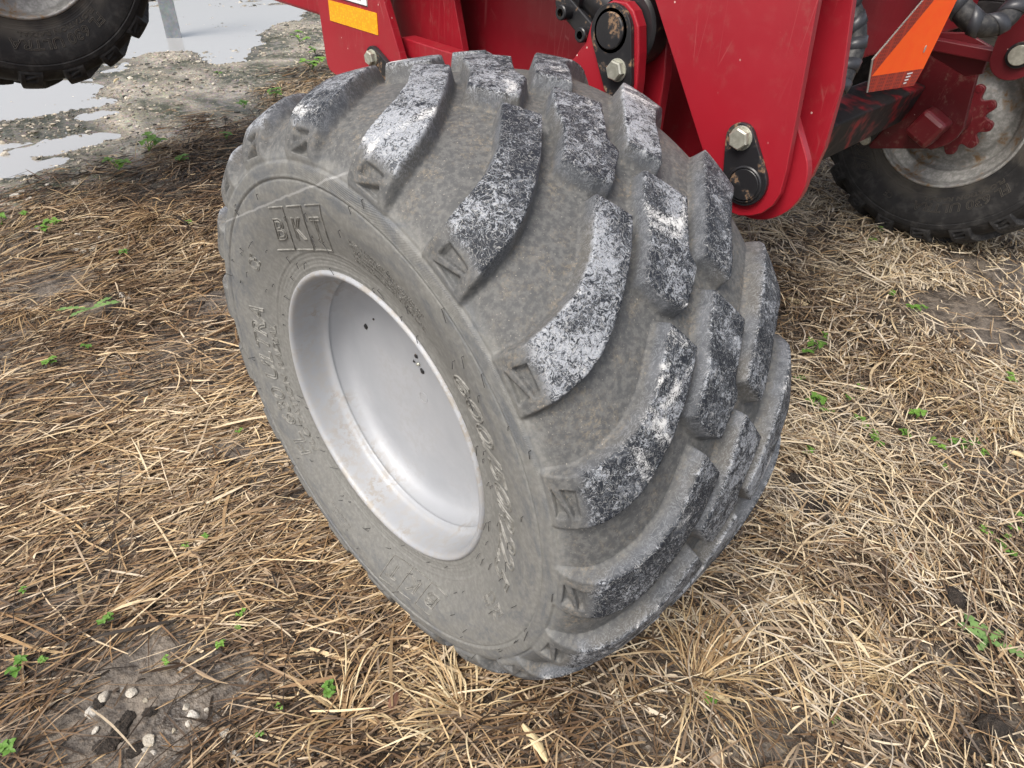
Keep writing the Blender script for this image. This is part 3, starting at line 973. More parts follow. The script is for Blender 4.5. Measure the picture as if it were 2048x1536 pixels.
# clevis with hydraulic cylinder
def clevis_poly(d=0.0):
    return [(.21, .93), (.205, 1.05), (.165, 1.10), (.135, 1.140), (.126, 1.178), (.108, 1.207), (.079, 1.2225), (.046, 1.2235), (.027, 1.212),
            (.010, 1.188), (-.001, 1.142), (-.008, 1.09), (-.014, .93)]
part('clevis_plate', plate_bm(clevis_poly(), .400, .428, .003), RED)
part('clevis_plate', plate_bm([(y - .002, z) for y, z in clevis_poly()], .492, .520, .003), RED)
PM = (.067, 1.172)
part_np('clevis_pin', xcyl(.383, .53, PM[0], PM[1], .0335, 44), BLACK, angle=rad(35))
part_np('pin_collar', xcyl(.3885, .3995, PM[0], PM[1], .042, 44), BLACK, angle=rad(35))
part('keeper_plate', plate_bm(capsule((.067, 1.170), .050, (.034, 1.085), .036, 18), .3885, .3995, .0015), BLACK)
hexbolt((.3885, .036, 1.1065), .0195, .016, turn=.1)
eye = part_np('cylinder_eye', xcyl(.431, .489, PM[0], PM[1], .074, 56, .006), BLACK, angle=rad(35))
ax = np.array([0, .885, .465])
c0 = np.array([.460, PM[0], PM[1]]) + ax * .055
Vb, Fb = lathe([(0, .0), (0, .040), (.02, .0445), (.05, .0445), (.055, .052), (.42, .052), (.42, 0)], 48)
ang_c = math.atan2(ax[2], ax[1])
Rm = np.array(Matrix.Rotation(ang_c, 3, 'X') @ Matrix.Rotation(rad(90), 3, 'Z'))
part_np('hydraulic_cylinder', (Vb @ Rm.T + c0, Fb), BLACK, angle=rad(35))
for i, (py, pz) in enumerate(((.205, 1.182), (.147, 1.150))):
    part_np('socket_screw', (lambda VF: VF)(xcyl(.392, .452, py, pz, .0145, 24, .002, .0075)), BLACK, angle=rad(35))
part('clamp_lug', plate_bm(capsule((.225, 1.196), .020, (.115, 1.135), .020), .418, .470, .003), BLACK)

# hinge plates with the swing-arm pin
R_POLY = [(.175, 1.50), (-.017, 1.236), (-.172, 1.022), (-.237, .934), (-.250, .919), (-.268, .911), (-.292, .910), (-.316, .918), (-.335, .930),
          (-.350, .950), (-.357, .975), (-.355, 1.017), (-.340, 1.129), (-.326, 1.227), (-.290, 1.50)]
part('hinge_plate', plate_bm(R_POLY, .400, .416, .0015), RED)
part('hinge_plate', plate_bm([(.19, 1.50), (.0, 1.236), (-.19, 1.00), (-.23, .945), (-.27, .925), (-.31, .925), (-.345, .945), (-.366, .985), (-.372, 1.04),
                              (-.365, 1.144), (-.335, 1.275), (-.29, 1.50)], .500, .516, .0015), RED)
part('added_shade_web', box_bm((.4165, -.12, 1.14), (.4995, -.10, 1.50), .001), RED)  # added between the hinge plates to block light and darken their gap
PR = (-.291, .974)
part('pivot_lug', plate_bm(capsule((-.293, .990), .092, (-.15, 1.20), .085, 26), .432, .4515, .002), RED)
kp = part('keeper_plate', plate_bm(capsule((-.288, .978), .0445, (-.257, 1.049), .0285, 18), .3895, .3995, .0015), BLACK)
part_np('hinge_pin', xcyl(.386, .53, -.290, .974, .0300, 44), BLACK, angle=rad(35))
part_np('pin_collar', xcyl(.3860, .3995, -.290, .974, .0345, 44, .002, .0305), BLACK, angle=rad(35))
hexbolt((.3895, -.260, 1.052), .0195, .016, turn=.25)

# cross beam, hoses and the slow-vehicle emblem
part('cross_beam', box_bm((.68, .005, .985), (3.3, .22, 1.35), .012), RED)
def hose(pts, r, turns, name='hose'):
    P = catmull(np.array(pts, float), 14)
    h = part_np(name, tube(P, r, 14), HOSE)
    # wrap: a flat band wound round it
    L = np.concatenate([[0], np.cumsum(np.linalg.norm(np.diff(P, axis=0), axis=1))])
    m = turns * 22; t = np.linspace(0.0, 1.0, m); s = t * L[-1]
    C_ = np.stack([np.interp(s, L, P[:, i]) for i in range(3)], -1)
    T = np.gradient(C_, axis=0); T /= np.linalg.norm(T, axis=1)[:, None]
    A = np.cross(T, [0.13, 0.21, 0.97]); A /= np.linalg.norm(A, axis=1)[:, None]; B = np.cross(T, A)
    ph = t * turns * 2 * math.pi
    Rr = (np.cos(ph)[:, None] * A + np.sin(ph)[:, None] * B)
    hwid = L[-1] / turns * .24
    rows = []
    for off, rr__ in ((-hwid, r * .98), (-hwid, r * 1.09), (hwid, r * 1.09), (hwid, r * .98)):
        rows.append(C_ + Rr * rr__ + T * off)
    Vw = np.stack(rows, 1).reshape(-1, 3)
    ii = np.arange(m - 1)[:, None] * 4; jj = np.arange(3)[None]
    Fw = np.stack([ii + jj, ii + jj + 1, ii + jj + 5, ii + jj + 4], -1).reshape(-1, 4)
    part_np('hose_wrap', (Vw, Fw), WRAP, h, True)
hose([(1.20, -.02, 1.30), (1.215, -.06, 1.19), (1.212, -.098, 1.135), (1.20, -.118, 1.09), (1.165, -.128, 1.045), (1.12, -.135, 1.005), (1.05, -.12, .96)], .029, 7)
hose([(1.90, -.02, 1.36), (1.935, -.08, 1.22), (1.945, -.13, 1.148), (1.953, -.172, 1.112), (1.975, -.217, 1.093), (2.015, -.247, 1.100), (2.055, -.262, 1.128), (2.085, -.262, 1.175), (2.11, -.25, 1.30)], .034, 8)
SN = np.array([-.22, -.975, 0.0]); SN /= np.linalg.norm(SN)
SE = np.array([.975, -.22, 0.0]); SE /= np.linalg.norm(SE)
kk = CAM_D + (1760 - 1024) / 1304.6464 * CAM_R - (150 - 768) / 1304.6464 * CAM_U
SO = CAM_C + 1.80 * kk
def smv(u, v):
    k = CAM_D + (u - 1024) / 1304.6464 * CAM_R - (v - 768) / 1304.6464 * CAM_U
    t = ((SO - CAM_C) @ SN) / (k @ SN); p = CAM_C + t * k - SO
    return (float(p @ SE), float(p[2]))
z_ = lambda a, b: smv(1560 + a * .2383, b * .2383)
BL, BL2, TL = z_(730, 778), z_(775, 500), z_(1200, 0)
BR, ORBL, ORBR = z_(1120, 718), z_(765, 640), z_(1200, 575)
ORTL, ORTR = z_(1290, 0), z_(1480, 0)
def up(p, q, f): return (p[0] + (q[0] - p[0]) * f, p[1] + (q[1] - p[1]) * f)
TL2, OTL2, OTR2 = up(BL2, TL, 1.35), up(ORBL, ORTL, 1.3), up(ORBR, ORTR, 1.3)
MS = Matrix(((SN[0], SE[0], 0, SO[0]), (SN[1], SE[1], 0, SO[1]), (0, 0, 1, SO[2]), (0, 0, 0, 1)))
smv_plate = part('slow_vehicle_emblem', plate_bm([BL, BR, ORBR, OTR2, OTL2, TL2, BL2], -.0030, 0.0, .0004, M=MS), ALLOY)
e_ = .0012
part('orange_panel', plate_bm([ORBL, ORBR, OTR2, OTL2], .0001, e_, 0, M=MS), ORANGE, smv_plate)
def inset(p, q, d): return (p[0] + (q[0] - p[0]) * d, p[1] + (q[1] - p[1]) * d)
bl_ = inset(BL, ORBR, .02); bl2 = inset(BL2, ORBR, .02)
part('red_border', plate_bm([bl_, BR, ORBR, ORBL], .0001, e_, 0, M=MS), RETRO, smv_plate)
tl_ = (TL2[0] + .004, TL2[1])
part('red_border', plate_bm([bl_, ORBL, OTL2, tl_, bl2], .0001, e_, 0, M=MS), RETRO, smv_plate)
q0, q1 = z_(1062, 625), z_(1150, 615)
ob_ = []
for k in range(4):
    f = k * .0085
    ob_.append(plate_bm([(q0[0], q0[1] - f), (q0[0] + .026 - k * .004, q0[1] - f + .001), (q0[0] + .026 - k * .004, q0[1] - f + .0045), (q0[0], q0[1] - f + .0035)], e_ + .0001, e_ + .0004, 0, M=MS))
part('emblem_print', join_bm(ob_), WHITE, smv_plate)
qx = z_(1210, 410)
part('emblem_rivet', plate_bm([(qx[0] + .006 * math.cos(t) * .6, qx[1] + .010 * math.sin(t)) for t in np.linspace(0, 2 * math.pi, 12, endpoint=False)], e_, e_ + .002, .0005, M=MS), ALLOY, smv_plate)
part('emblem_bracket', box_bm((1.15, -.19, 1.30), (1.45, .03, 1.34), .003), RED)

# far side: axle, hub plate, hub and wheel
def bar_x(x0, x1, yc, zc, hy, hz, tilt, bev=.008):
    Mx = Matrix.Translation((0, yc, zc)) @ Matrix.Rotation(tilt, 4, 'X')
    return box_bm((x0, -hy, -hz), (x1, hy, hz), bev, Mx)
part('axle_bar', bar_x(.70, 2.49, .080, .735, .075, .075, rad(12)), GREASE)
HP = [(-.150, .965), (-.160, .885), (-.195, .705), (-.203, .672), (-.194, .629), (-.172, .595), (-.136, .570), (-.09, .556), (.111, .500), (.135, .520), (.075, .690), (.05, .965)]
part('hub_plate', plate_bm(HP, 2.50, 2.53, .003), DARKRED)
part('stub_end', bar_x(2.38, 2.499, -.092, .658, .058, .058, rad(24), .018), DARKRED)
part('wear_strip', plate_bm([(.175, .495), (.128, .495), (.030, .735), (.045, .80), (.10, .78)], 2.476, 2.4985, .003), BLACK)
for y, z in ((.050, .745), (.094, .644), (.140, .537)):
    hexbolt((2.476, y, z), .021, .014, turn=.4)
WR = Vector((2.8076, -.0856, .622))
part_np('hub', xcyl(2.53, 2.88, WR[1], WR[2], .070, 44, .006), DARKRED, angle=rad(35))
part_np('hub_seal', xcyl(2.60, 2.64, WR[1], WR[2], .085, 44, .006, .06), BLACK, angle=rad(35))
sc_ = []
for t in np.linspace(0, 2 * math.pi, 120, endpoint=False):
    c_ = math.cos(t * 10)
    q = .138 + .022 * math.tanh(1.5 * (c_ + .25))
    sc_.append((WR[1] + q * math.cos(t), WR[2] + q * math.sin(t)))
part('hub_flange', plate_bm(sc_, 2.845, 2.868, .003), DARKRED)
for i in range(10):
    t = i * 2 * math.pi / 10
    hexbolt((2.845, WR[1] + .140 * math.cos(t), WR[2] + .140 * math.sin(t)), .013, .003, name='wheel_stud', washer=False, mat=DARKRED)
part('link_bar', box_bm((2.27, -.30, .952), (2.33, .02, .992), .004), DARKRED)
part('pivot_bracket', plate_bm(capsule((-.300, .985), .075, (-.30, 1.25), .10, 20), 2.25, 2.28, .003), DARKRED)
part_np('pivot_pin', xcyl(2.225, 2.30, -.312, .995, .032, 32), ZINC, angle=rad(35))
part_np('pin_collar', xcyl(2.236, 2.2495, -.312, .995, .042, 32, .002, .0325), BLACK, angle=rad(35))
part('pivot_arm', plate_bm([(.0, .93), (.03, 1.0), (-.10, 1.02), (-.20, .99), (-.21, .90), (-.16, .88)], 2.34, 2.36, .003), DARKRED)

g = G('mud_tinted_lettering')
MUDTXT = g.out((0.058, 0.052, 0.044), 0.8)
wr = empty('wheel', WR + Vector((.2739, 0, 0)) - Vector(imp.location), imp)
wr['label'] = 'black far-side wheel with grey disc and red lobed hub'
RUBR = rubber('dark_tyre_rubber', wr, True)
make_tyre(wr, RUBR, turn=rad(-105), hair=False, text_mat=MUDTXT)
FARRIM = [(-.235, .296), (-.258, .2985), (-.2665, .3025), (-.2735, .3030), (-.2770, .2990), (-.2765, .2930), (-.268, .2885), (-.245, .2870),
          (-.226, .2840), (-.216, .2750), (-.200, .2620), (-.180, .2480), (-.172, .2460), (-.150, .2440), (-.135, .2380), (-.131, .2250), (-.140, .205), (-.150, .19), (-.172, .14), (-.175, .05)]
ME_FR = np_mesh('rim', *lathe(smooth_prof(FARRIM), 160), OLDRIM, True)
o = obj('rim', ME_FR, wr)

# raised wheel of the folded wing
WL = Vector((.0066, 2.724, 1.096)); nL = Vector((-.0025, .998, .0626)).normalized()
wl = empty('wheel', (0, 0, 0), imp)
Xa = nL; Za = Vector((0, 0, 1)); Ya = Za.cross(Xa).normalized(); Za = Xa.cross(Ya)
ML = Matrix(((Xa[0], Ya[0], Za[0], 0), (Xa[1], Ya[1], Za[1], 0), (Xa[2], Ya[2], Za[2], 0), (0, 0, 0, 1)))
pos = WL + nL * .2739
wl.matrix_local = Matrix.Translation(pos - Vector(imp.location)) @ ML
wl['label'] = 'black wheel held up clear of the puddle'
RUBL = rubber('black_tyre_rubber', wl, True)
make_tyre(wl, RUBL, turn=rad(-85), hair=False, text_mat=MUDTXT)
o = obj('rim', ME_FR, wl)
Vh, Fh = lathe([(-.13, .0), (-.13, .13), (-.10, .14), (.5, .06), (.5, 0)], 40)
o = obj('wheel_hub', np_mesh('wheel_hub', Vh, Fh, RED, True), wl)
p_end = pos + nL * .5 - Vector(imp.location)
b = box_bm((-.06, -.06, -.06), (.62, .06, .06), .008, Matrix.Translation(p_end))
bm_obj('wing_arm', b, RED, imp)

# galvanised stand post in the puddle
pp = ground_at(349, 77)
post = empty('stand_post', (pp.x, pp.y, -.045))
tag(post, 'galvanised square post with punched holes standing in the puddle', 'post')
hw_ = .064; t_ = .006
bms = [box_bm((-hw_, -hw_, 0), (hw_, -hw_ + t_, 1.7), .0015), box_bm((-hw_, hw_ - t_, 0), (hw_, hw_, 1.7), .0015), box_bm((hw_ - t_, -hw_ + t_, 0), (hw_, hw_ - t_, 1.7), 0)]
o = bm_obj('tube_wall', join_bm(bms), GALV, post)
bms = [box_bm((-hw_, -hw_ + t_, 0), (-hw_ + t_, -.012, 1.7), 0), box_bm((-hw_, .012, 0), (-hw_ + t_, hw_ - t_, 1.7), 0)]
zz = 0.0
for k in range(20):
    bms.append(box_bm((-hw_ + .0005, -.012, zz), (-hw_ + t_ - .0005, .012, zz + .052), 0)); zz += .085
bm_obj('punched_face', join_bm(bms), GALV, post)
post.rotation_euler = (0, 0, rad(-22))

# ------------------------------------------------------------------ straw
def ribbons(P, T0, L, W, bend, lift, roll, col, K=5, sag=0.0):
    """flat blades: start P (n,3), heading T0 (n) , length, width, bend (turn along the blade), lift (end height), roll"""
    n = len(P); t = np.linspace(0, 1, K)
    th = T0[:, None] + bend[:, None] * (t[None] - .5)
    step = L[:, None] / (K - 1)
    dx = np.cos(th) * step; dy = np.sin(th) * step
    X = P[:, 0:1] + np.cumsum(dx, 1) - dx; Y = P[:, 1:2] + np.cumsum(dy, 1) - dy
    Z = P[:, 2:3] + lift[:, None] * np.sin(t[None] * math.pi * (0.5 + sag[:, None] * .5))
    C_ = np.stack([X, Y, Z], -1)
    wid = W[:, None] * (np.array([.55, 1, 1, .85, .30])[None] if K == 5 else np.interp(t, [0, .2, .7, 1], [.5, 1, .9, .2])[None])
    sx = -np.sin(th) * np.cos(roll)[:, None]; sy = np.cos(th) * np.cos(roll)[:, None]; sz = np.sin(roll)[:, None] + 0 * th
    Sd = np.stack([sx, sy, sz], -1) * wid[..., None] * .5
    V = np.stack([C_ - Sd, C_ + Sd], 2).reshape(-1, 3)
    base = (np.arange(n) * K * 2)[:, None] + (np.arange(K - 1) * 2)[None]
    F = np.stack([base, base + 1, base + 3, base + 2], -1).reshape(-1, 4)
    Cc = np.repeat(col, K * 2, 0)
    return V, F, Cc

def straw_field(n_try, region, dens, seed):
    R = np.random.default_rng(seed)
    x = R.uniform(region[0], region[1], n_try); y = R.uniform(region[2], region[3], n_try)
    keep = R.random(n_try) < dens(x, y)
    return x[keep], y[keep], R
def in_view(x, y, m=0.35):
    q = np.stack([x - CAM_C[0], y - CAM_C[1], -CAM_C[2] + 0 * x], -1)
    z = q @ CAM_D; u = (q @ CAM_R) / np.maximum(z, .05); v = (q @ CAM_U) / np.maximum(z, .05)
    return (z > .1) & (np.abs(u) < .785 + m) & (np.abs(v) < .589 + m)
def dist_c(x, y): return np.sqrt((x - CAM_C[0]) ** 2 + (y - CAM_C[1]) ** 2 + CAM_C[2] ** 2)

BARE = [(270, 1440, .17), (430, 1350, .10), (200, 620, .10), (120, 560, .12), (240, 950, .07), (330, 1290, .07), (1620, 1010, .09), (1690, 1130, .05), (1900, 1210, .05), (1985, 1450, .08), (1560, 1480, .05),
        (430, 610, .10), (470, 900, .08), (1950, 640, .3), (1990, 560, .25), (1000, 1400, .04), (1330, 1300, .05), (1900, 1330, .06)]
BARE_P = [(ground_at(u, v), r) for u, v, r in BARE]
def bare(x, y):
    b = np.zeros_like(x)
    for p, r in BARE_P:
        d = np.hypot(x - p.x, y - p.y) / r
        b = np.maximum(b, 1 - sstep(d + .35 * vnoise(x, y, 9, 44), .55, 1.15))
    return b
def dens(x, y):
    d = dist_c(x, y)
    q = np.minimum(1.0, (1.9 / d) ** .85)
    q = q * sstep(straw_edge(x, y) + .25 * vnoise(x, y, 5, 29), -.45, .30) * in_view(x, y)
    q = q * (1 - .90 * bare(x, y))
    patch = .70 + .55 * vnoise(x, y, 2.6, 21) + .25 * vnoise(x, y, 8, 22)
    return np.clip(q * np.clip(patch, .42, 1.1), 0, 1)
x, y, R = straw_field(700000, (-2.2, 5.5, -2.2, 5.0), dens, 2)
n = len(x)
side = sstep(x - .55 * y * 0 + .0, .0, .5) * sstep(1.2 - y, 0, .8)      # 1 on the drier right-hand side
side = np.clip(side + sstep(-.15 - y, 0, .5) * sstep(x, -.55, .1), 0, 1)
flow = rad(8) + 0.75 * vnoise(x, y, .9, 23) + .5 * vnoise(x, y, 2.5, 24)
flow = np.where(side > .5, flow + 2.0 * vnoise(x, y, 1.7, 25) + rad(-50), flow)
th = flow + R.normal(0, 1, n) * (.48 + .30 * side) + np.where(R.random(n) < .26, R.uniform(-1.6, 1.6, n), 0) + np.where(R.random(n) < .5, math.pi, 0)
L = np.clip(R.lognormal(math.log(.095), .55, n), .02, .36)
L = np.where(R.random(n) < .22, R.uniform(.010, .035, n), L)
W = R.uniform(.0018, .0048, n) * np.where(R.random(n) < .045, 2.0, 1.0) * (1 + .5 * np.clip(dist_c(x, y) - 2, 0, 3) / 3)
stack = R.random(n) ** 1.6 * (.021 + .023 * side)
fp = np.maximum(np.abs(x + .015) - .27, np.abs(y) - .20)
stack = stack + np.exp(-(np.maximum(fp, 0) / .10) ** 2) * R.random(n) * .030
z = terrain(x, y) + .002 + stack
x0 = x - np.cos(th) * L / 2; y0 = y - np.sin(th) * L / 2
lift = R.normal(0, 1, n) * .006 * (1 + 1.2 * side) + (R.random(n) < .05) * R.uniform(.0, .04, n) * (.4 + .6 * side)
bend = R.normal(0, 1, n) * (.22 + .26 * side)
roll = R.normal(0, .35, n)
dry = np.clip(.355 + .15 * side + .45 * (stack / .035 - .25) + .30 * vnoise(x, y, 1.6, 26) + .15 * vnoise(x, y, 6, 27) + R.normal(0, .27, n), 0, 1)
pal = np.array([[.022, .014, .008], [.080, .046, .023], [.185, .112, .056], [.330, .222, .112], [.50, .375, .21], [.64, .53, .34]])
tt = dry * (len(pal) - 1); i0 = np.clip(tt.astype(int), 0, len(pal) - 2); fr = (tt - i0)[:, None]
colr = pal[i0] * (1 - fr) + pal[i0 + 1] * fr
grey = colr.mean(1, keepdims=True)
colr = colr + (grey * np.array([1.05, .98, .88]) - colr) * (R.random((n, 1)) ** 1.2 * .62)
far_wet = (1 - side) * .22 * sstep(y, 1.0, 2.4)
colr = colr * (1 - far_wet[:, None]) * np.where((side < .5)[:, None], np.array([1.04, .985, .93]), np.array([1, 1, 1.02]))
V1, F1, C1 = ribbons(np.stack([x0, y0, z], -1), th, L, W, bend, lift, roll, np.concatenate([colr, np.ones((n, 1))], 1), 5, R.random(n))
# keep blades from running through the tyre: those too close are pressed down by its weight
g = G('dry_straw')
cc = g.attr('blade', 'Color')
co = g.coord()
nz = g.noise(g.mapping(co, (1, 1, 1)), 190, 2)
STRAW = g.out(g.mix(g.step(nz, .35, .7, 0, .35), cc, g.mix(1.0, cc, (.45, .42, .40), 'MULTIPLY')), .62, spec=.3)
me = np_mesh('straw', V1, F1, STRAW, True, colors={'blade': C1})
tag(obj('straw', me), 'matted dry straw and dead grass lying over the wet soil', 'straw', kind='stuff')

# tufts: dead grass that still stands in bunches
def tuft(name, u, v, n, reach, height, tone, seed, label, group=None):
    p = ground_at(u, v); R = np.random.default_rng(seed)
    d0 = R.uniform(0, 6.28); th = np.where(R.random(n) < .75, d0 + R.normal(0, .75, n), R.uniform(0, 6.28, n)); rr = np.abs(R.normal(0, .045, n))
    P = np.stack([p.x + rr * np.cos(th), p.y + rr * np.sin(th), np.full(n, p.z + .002)], -1)
    th = th + R.normal(0, .5, n); L = R.uniform(.3, 1.1, n) * reach
    lift = R.uniform(.1, 1, n) * height
    c = np.clip(tone + R.normal(0, .16, n), 0, 1) * (len(pal) - 1); i = np.clip(c.astype(int), 0, len(pal) - 2); f = (c - i)[:, None]
    cl = np.concatenate([pal[i] * (1 - f) + pal[i + 1] * f, np.ones((n, 1))], 1)
    V, F, Cc = ribbons(P, th, L, R.uniform(.002, .0042, n), R.normal(0, .9, n), lift, R.normal(0, .4, n), cl, 7, .5 + .5 * R.random(n))
    V = V - np.array(p)
    o = obj(name, np_mesh(name, V, F, STRAW, True, colors={'blade': Cc}))
    o.location = p
    tag(o, label, 'grass', group)
tuft('grass_tuft', 320, 440, 150, .20, .05, .42, 1, 'brown dead grass tuft splayed out beside the gravel edge')
tuft('grass_tuft', 930, 1425, 110, .17, .07, .78, 2, 'pale dry grass tuft just in front of the big tyre')
tuft('grass_tuft', 690, 1440, 60, .16, .06, .74, 3, 'pale curled grass blades left of the tyre foot')
tuft('grass_tuft', 1380, 1370, 130, .22, .09, .62, 4, 'dry grass tuft growing against the tyre tread foot')
tuft('grass_tuft', 1770, 730, 120, .22, .05, .66, 5, 'tan grass tuft between tread and far-side wheel')
tuft('grass_tuft', 1975, 830, 120, .20, .06, .80, 6, 'bleached grass tuft at the right picture edge')
tuft('grass_tuft', 60, 620, 80, .18, .04, .40, 7, 'brown flattened grass tuft at the left picture edge')
tuft('grass_tuft', 1800, 1350, 120, .18, .05, .80, 8, 'bleached grass tuft in the lower right straw')

# ------------------------------------------------------------------ gravel, stones, clods
def rock(n_sub, seed, rough=.28):
    b = bmesh.new()
    bmesh.ops.create_icosphere(b, subdivisions=n_sub, radius=1.0)
    R = random.Random(seed); d = [(Vector((R.gauss(0, 1), R.gauss(0, 1), R.gauss(0, 1))).normalized(), R.uniform(.42, .85)) for _ in range(10)]
    for v in b.verts:
        n = v.co.normalized()
        for q, h in d:                       # flat broken faces
            s = n.dot(q)
            if v.co.dot(q) > h: v.co -= q * (v.co.dot(q) - h)
        v.co *= 1 + R.uniform(-.04, .04)
    return b
g = G('limestone')
co = g.coord()
oi = g.n('ShaderNodeObjectInfo').outputs['Random']
a = g.noise(co, 2.5, 5, .6)
c = g.mix(oi, (.33, .29, .22), (.56, .53, .48))
STONE = g.out(g.mix(g.step(a, .45, .7, 0, .6), c, (.25, .21, .15)), .75, normal=g.bump(a, .3, .1))
ROCKS = []
for k in range(6):
    b = rock(2, 30 + k); me = bpy.data.meshes.new('stone'); b.to_mesh(me); b.free(); me.materials.append(STONE); ROCKS.append(me)
def stone(u, v, px, label, group, k, squash=.62):
    p = ground_at(u, v); d = dist_c(p.x, p.y); r = px * d / 1304.6 * .42
    o = obj('stone', ROCKS[k % 6]); R = random.Random(k * 13 + 1)
    o.location = (p.x, p.y, p.z + r * squash * .35)
    o.scale = (r * R.uniform(.9, 1.35), r * R.uniform(.8, 1.05), r * squash)
    o.rotation_euler = (R.uniform(-.3, .3), R.uniform(-.3, .3), R.uniform(0, 6.28))
    tag(o, label, 'stone', group)
near_stones = [(388, 1300, 24), (362, 1338, 15), (180, 1425, 28), (210, 1395, 26), (262, 1388, 22), (245, 1380, 14), (292, 1400, 13), (300, 1482, 26), (288, 1500, 15), (386, 1432, 26),
               (378, 1448, 14), (372, 1415, 18), (452, 1475, 32), (470, 1518, 30), (412, 1420, 14), (308, 1505, 14), (395, 1480, 16), (348, 1462, 12), (190, 1462, 16), (425, 1225, 12), (405, 1185, 14)]
for i, (u, v, s) in enumerate(near_stones):
    stone(u, v, s, 'small pale limestone pebble in the bare muddy patch at lower left', 'pebbles in the muddy patch', i)
mid_stones = [(155, 1045, 22), (172, 1052, 20), (310, 1138, 18), (300, 1132, 14), (245, 592, 22), (258, 598, 14), (205, 925, 14), (170, 885, 14), (295, 905, 18), (205, 1000, 12), (268, 950, 12), (140, 780, 14), (150, 772, 12)]
for i, (u, v, s) in enumerate(mid_stones):
    stone(u, v, s, 'pale pebble half hidden in the flattened straw left of the wheel', 'pebbles in the left straw', i + 40)
edge_stones = [(150, 503, 20), (168, 506, 18), (190, 500, 22), (205, 508, 16), (178, 512, 14), (160, 472, 22), (178, 470, 18), (200, 478, 14), (212, 472, 12), (240, 500, 14), (285, 474, 16), (292, 478, 14), (348, 518, 12), (225, 515, 14), (150, 370, 16), (160, 365, 12), (30, 395, 20), (60, 400, 16), (12, 310, 18), (45, 385, 14), (95, 372, 12)]
for i, (u, v, s) in enumerate(edge_stones):
    stone(u, v, s, 'pale stone lying where the straw meets the wet gravel', 'stones at the gravel edge', i + 80)
# loose gravel in the wet yard: too many to count
Rg = np.random.default_rng(9)
ng = 46000
xg = Rg.uniform(-1.2, 5.0, ng); yg = Rg.uniform(2.6, 9.0, ng)
P_ = np.stack([xg, yg], -1)
kg = (straw_edge(xg, yg) < Rg.uniform(-.35, .15, ng)) & in_view(xg, yg, .12) & (Rg.random(ng) < np.clip(.55 + .6 * vnoise(xg, yg, 2.3, 61) + .3 * vnoise(xg, yg, 7, 62), .10, 1))
xg, yg = xg[kg], yg[kg]; ng = len(xg)
rg = np.clip(Rg.lognormal(math.log(.0060), .5, ng), .003, .022)
ico = bmesh.new(); bmesh.ops.create_icosphere(ico, subdivisions=1, radius=1.0)
iv = np.array([v.co[:] for v in ico.verts]); ifc = np.array([[v.index for v in f.verts] for f in ico.faces]); ico.free()
iv = iv[None] * Rg.uniform(.72, 1.2, (ng, len(iv), 1))
a_ = Rg.uniform(0, 6.28, ng); ca, sa = np.cos(a_)[:, None], np.sin(a_)[:, None]
vx = iv[..., 0] * 1.25; vy = iv[..., 1] * .9; vz = iv[..., 2] * .6
VG = np.stack([vx * ca - vy * sa, vx * sa + vy * ca, vz], -1) * rg[:, None, None]
VG += np.stack([xg, yg, terrain(xg, yg) + rg * .1], -1)[:, None]
FG = (ifc[None] + (np.arange(ng) * iv.shape[1])[:, None, None]).reshape(-1, 3)
palg = np.array([[.10, .095, .08], [.23, .205, .165], [.38, .335, .26], [.50, .46, .38], [.06, .058, .05]])
cg = palg[Rg.choice(5, ng, p=[.2, .32, .27, .09, .12])] * Rg.uniform(.8, 1.15, (ng, 1))
g = G('gravel_stone')
GRAV = g.out(g.attr('tone', 'Color'), .6, spec=.5)
me = np_mesh('gravel', VG.reshape(-1, 3), FG, GRAV, False, colors={'tone': np.repeat(np.concatenate([cg, np.ones((ng, 1))], 1), iv.shape[1], 0)})
tag(obj('gravel', me), 'loose wet limestone gravel scattered round the puddles', 'gravel', kind='stuff')

g = G('dark_soil_clod')
co = g.coord()
a = g.noise(co, 3, 5, .65)
CLOD = g.out(g.mix(g.step(a, .35, .7), (.022, .017, .013), (.060, .046, .035)), .85, normal=g.bump(a, .6, .2))
CL = []
for k in range(4):
    b = bmesh.new(); bmesh.ops.create_icosphere(b, subdivisions=3, radius=1.0)
    for v in b.verts:
        n = v.co.normalized(); from_noise = float(vnoise(n.x * 2 + n.z, n.y * 2 - n.z, 1.6, 70 + k)) * .32 + float(vnoise(n.x * 3, n.y * 3 + n.z * 3, 2.6, 80 + k)) * .14
        v.co *= 1 + from_noise
    me = bpy.data.meshes.new('soil_clod'); b.to_mesh(me); b.free(); me.materials.append(CLOD)
    me.polygons.foreach_set('use_smooth', np.ones(len(me.polygons), bool)); CL.append(me)
clods = [(1900, 1203, 34, 'round dark soil clod on the straw at the right'), (1985, 1272, 22, None), (1668, 1000, 30, None), (1610, 1030, 26, None), (1640, 1020, 22, None), (1585, 968, 26, None),
         (1655, 1052, 18, None), (1690, 1075, 16, None), (1975, 1462, 34, 'dark soil clod near the lower right corner'), (2008, 1478, 20, None), (1925, 1300, 26, 'dark clod under the ragged dandelion leaves'), (1660, 1415, 18, None),
         (1935, 1500, 22, None), (1605, 1112, 20, None), (1750, 645, 20, None), (1780, 660, 16, None)]
for i, (u, v, s, lb) in enumerate(clods):
    p = ground_at(u, v); d = dist_c(p.x, p.y); r = s * d / 1304.6 * .5
    o = obj('soil_clod', CL[i % 4]); o.location = (p.x, p.y, p.z + r * .3 + .012); o.scale = (r * 1.15, r, r * .7); o.rotation_euler = (0, 0, i * 1.3)
    tag(o, lb or 'crumb of dark soil lying among the straw right of the tyre', 'soil clod', 'soil clods on the right')
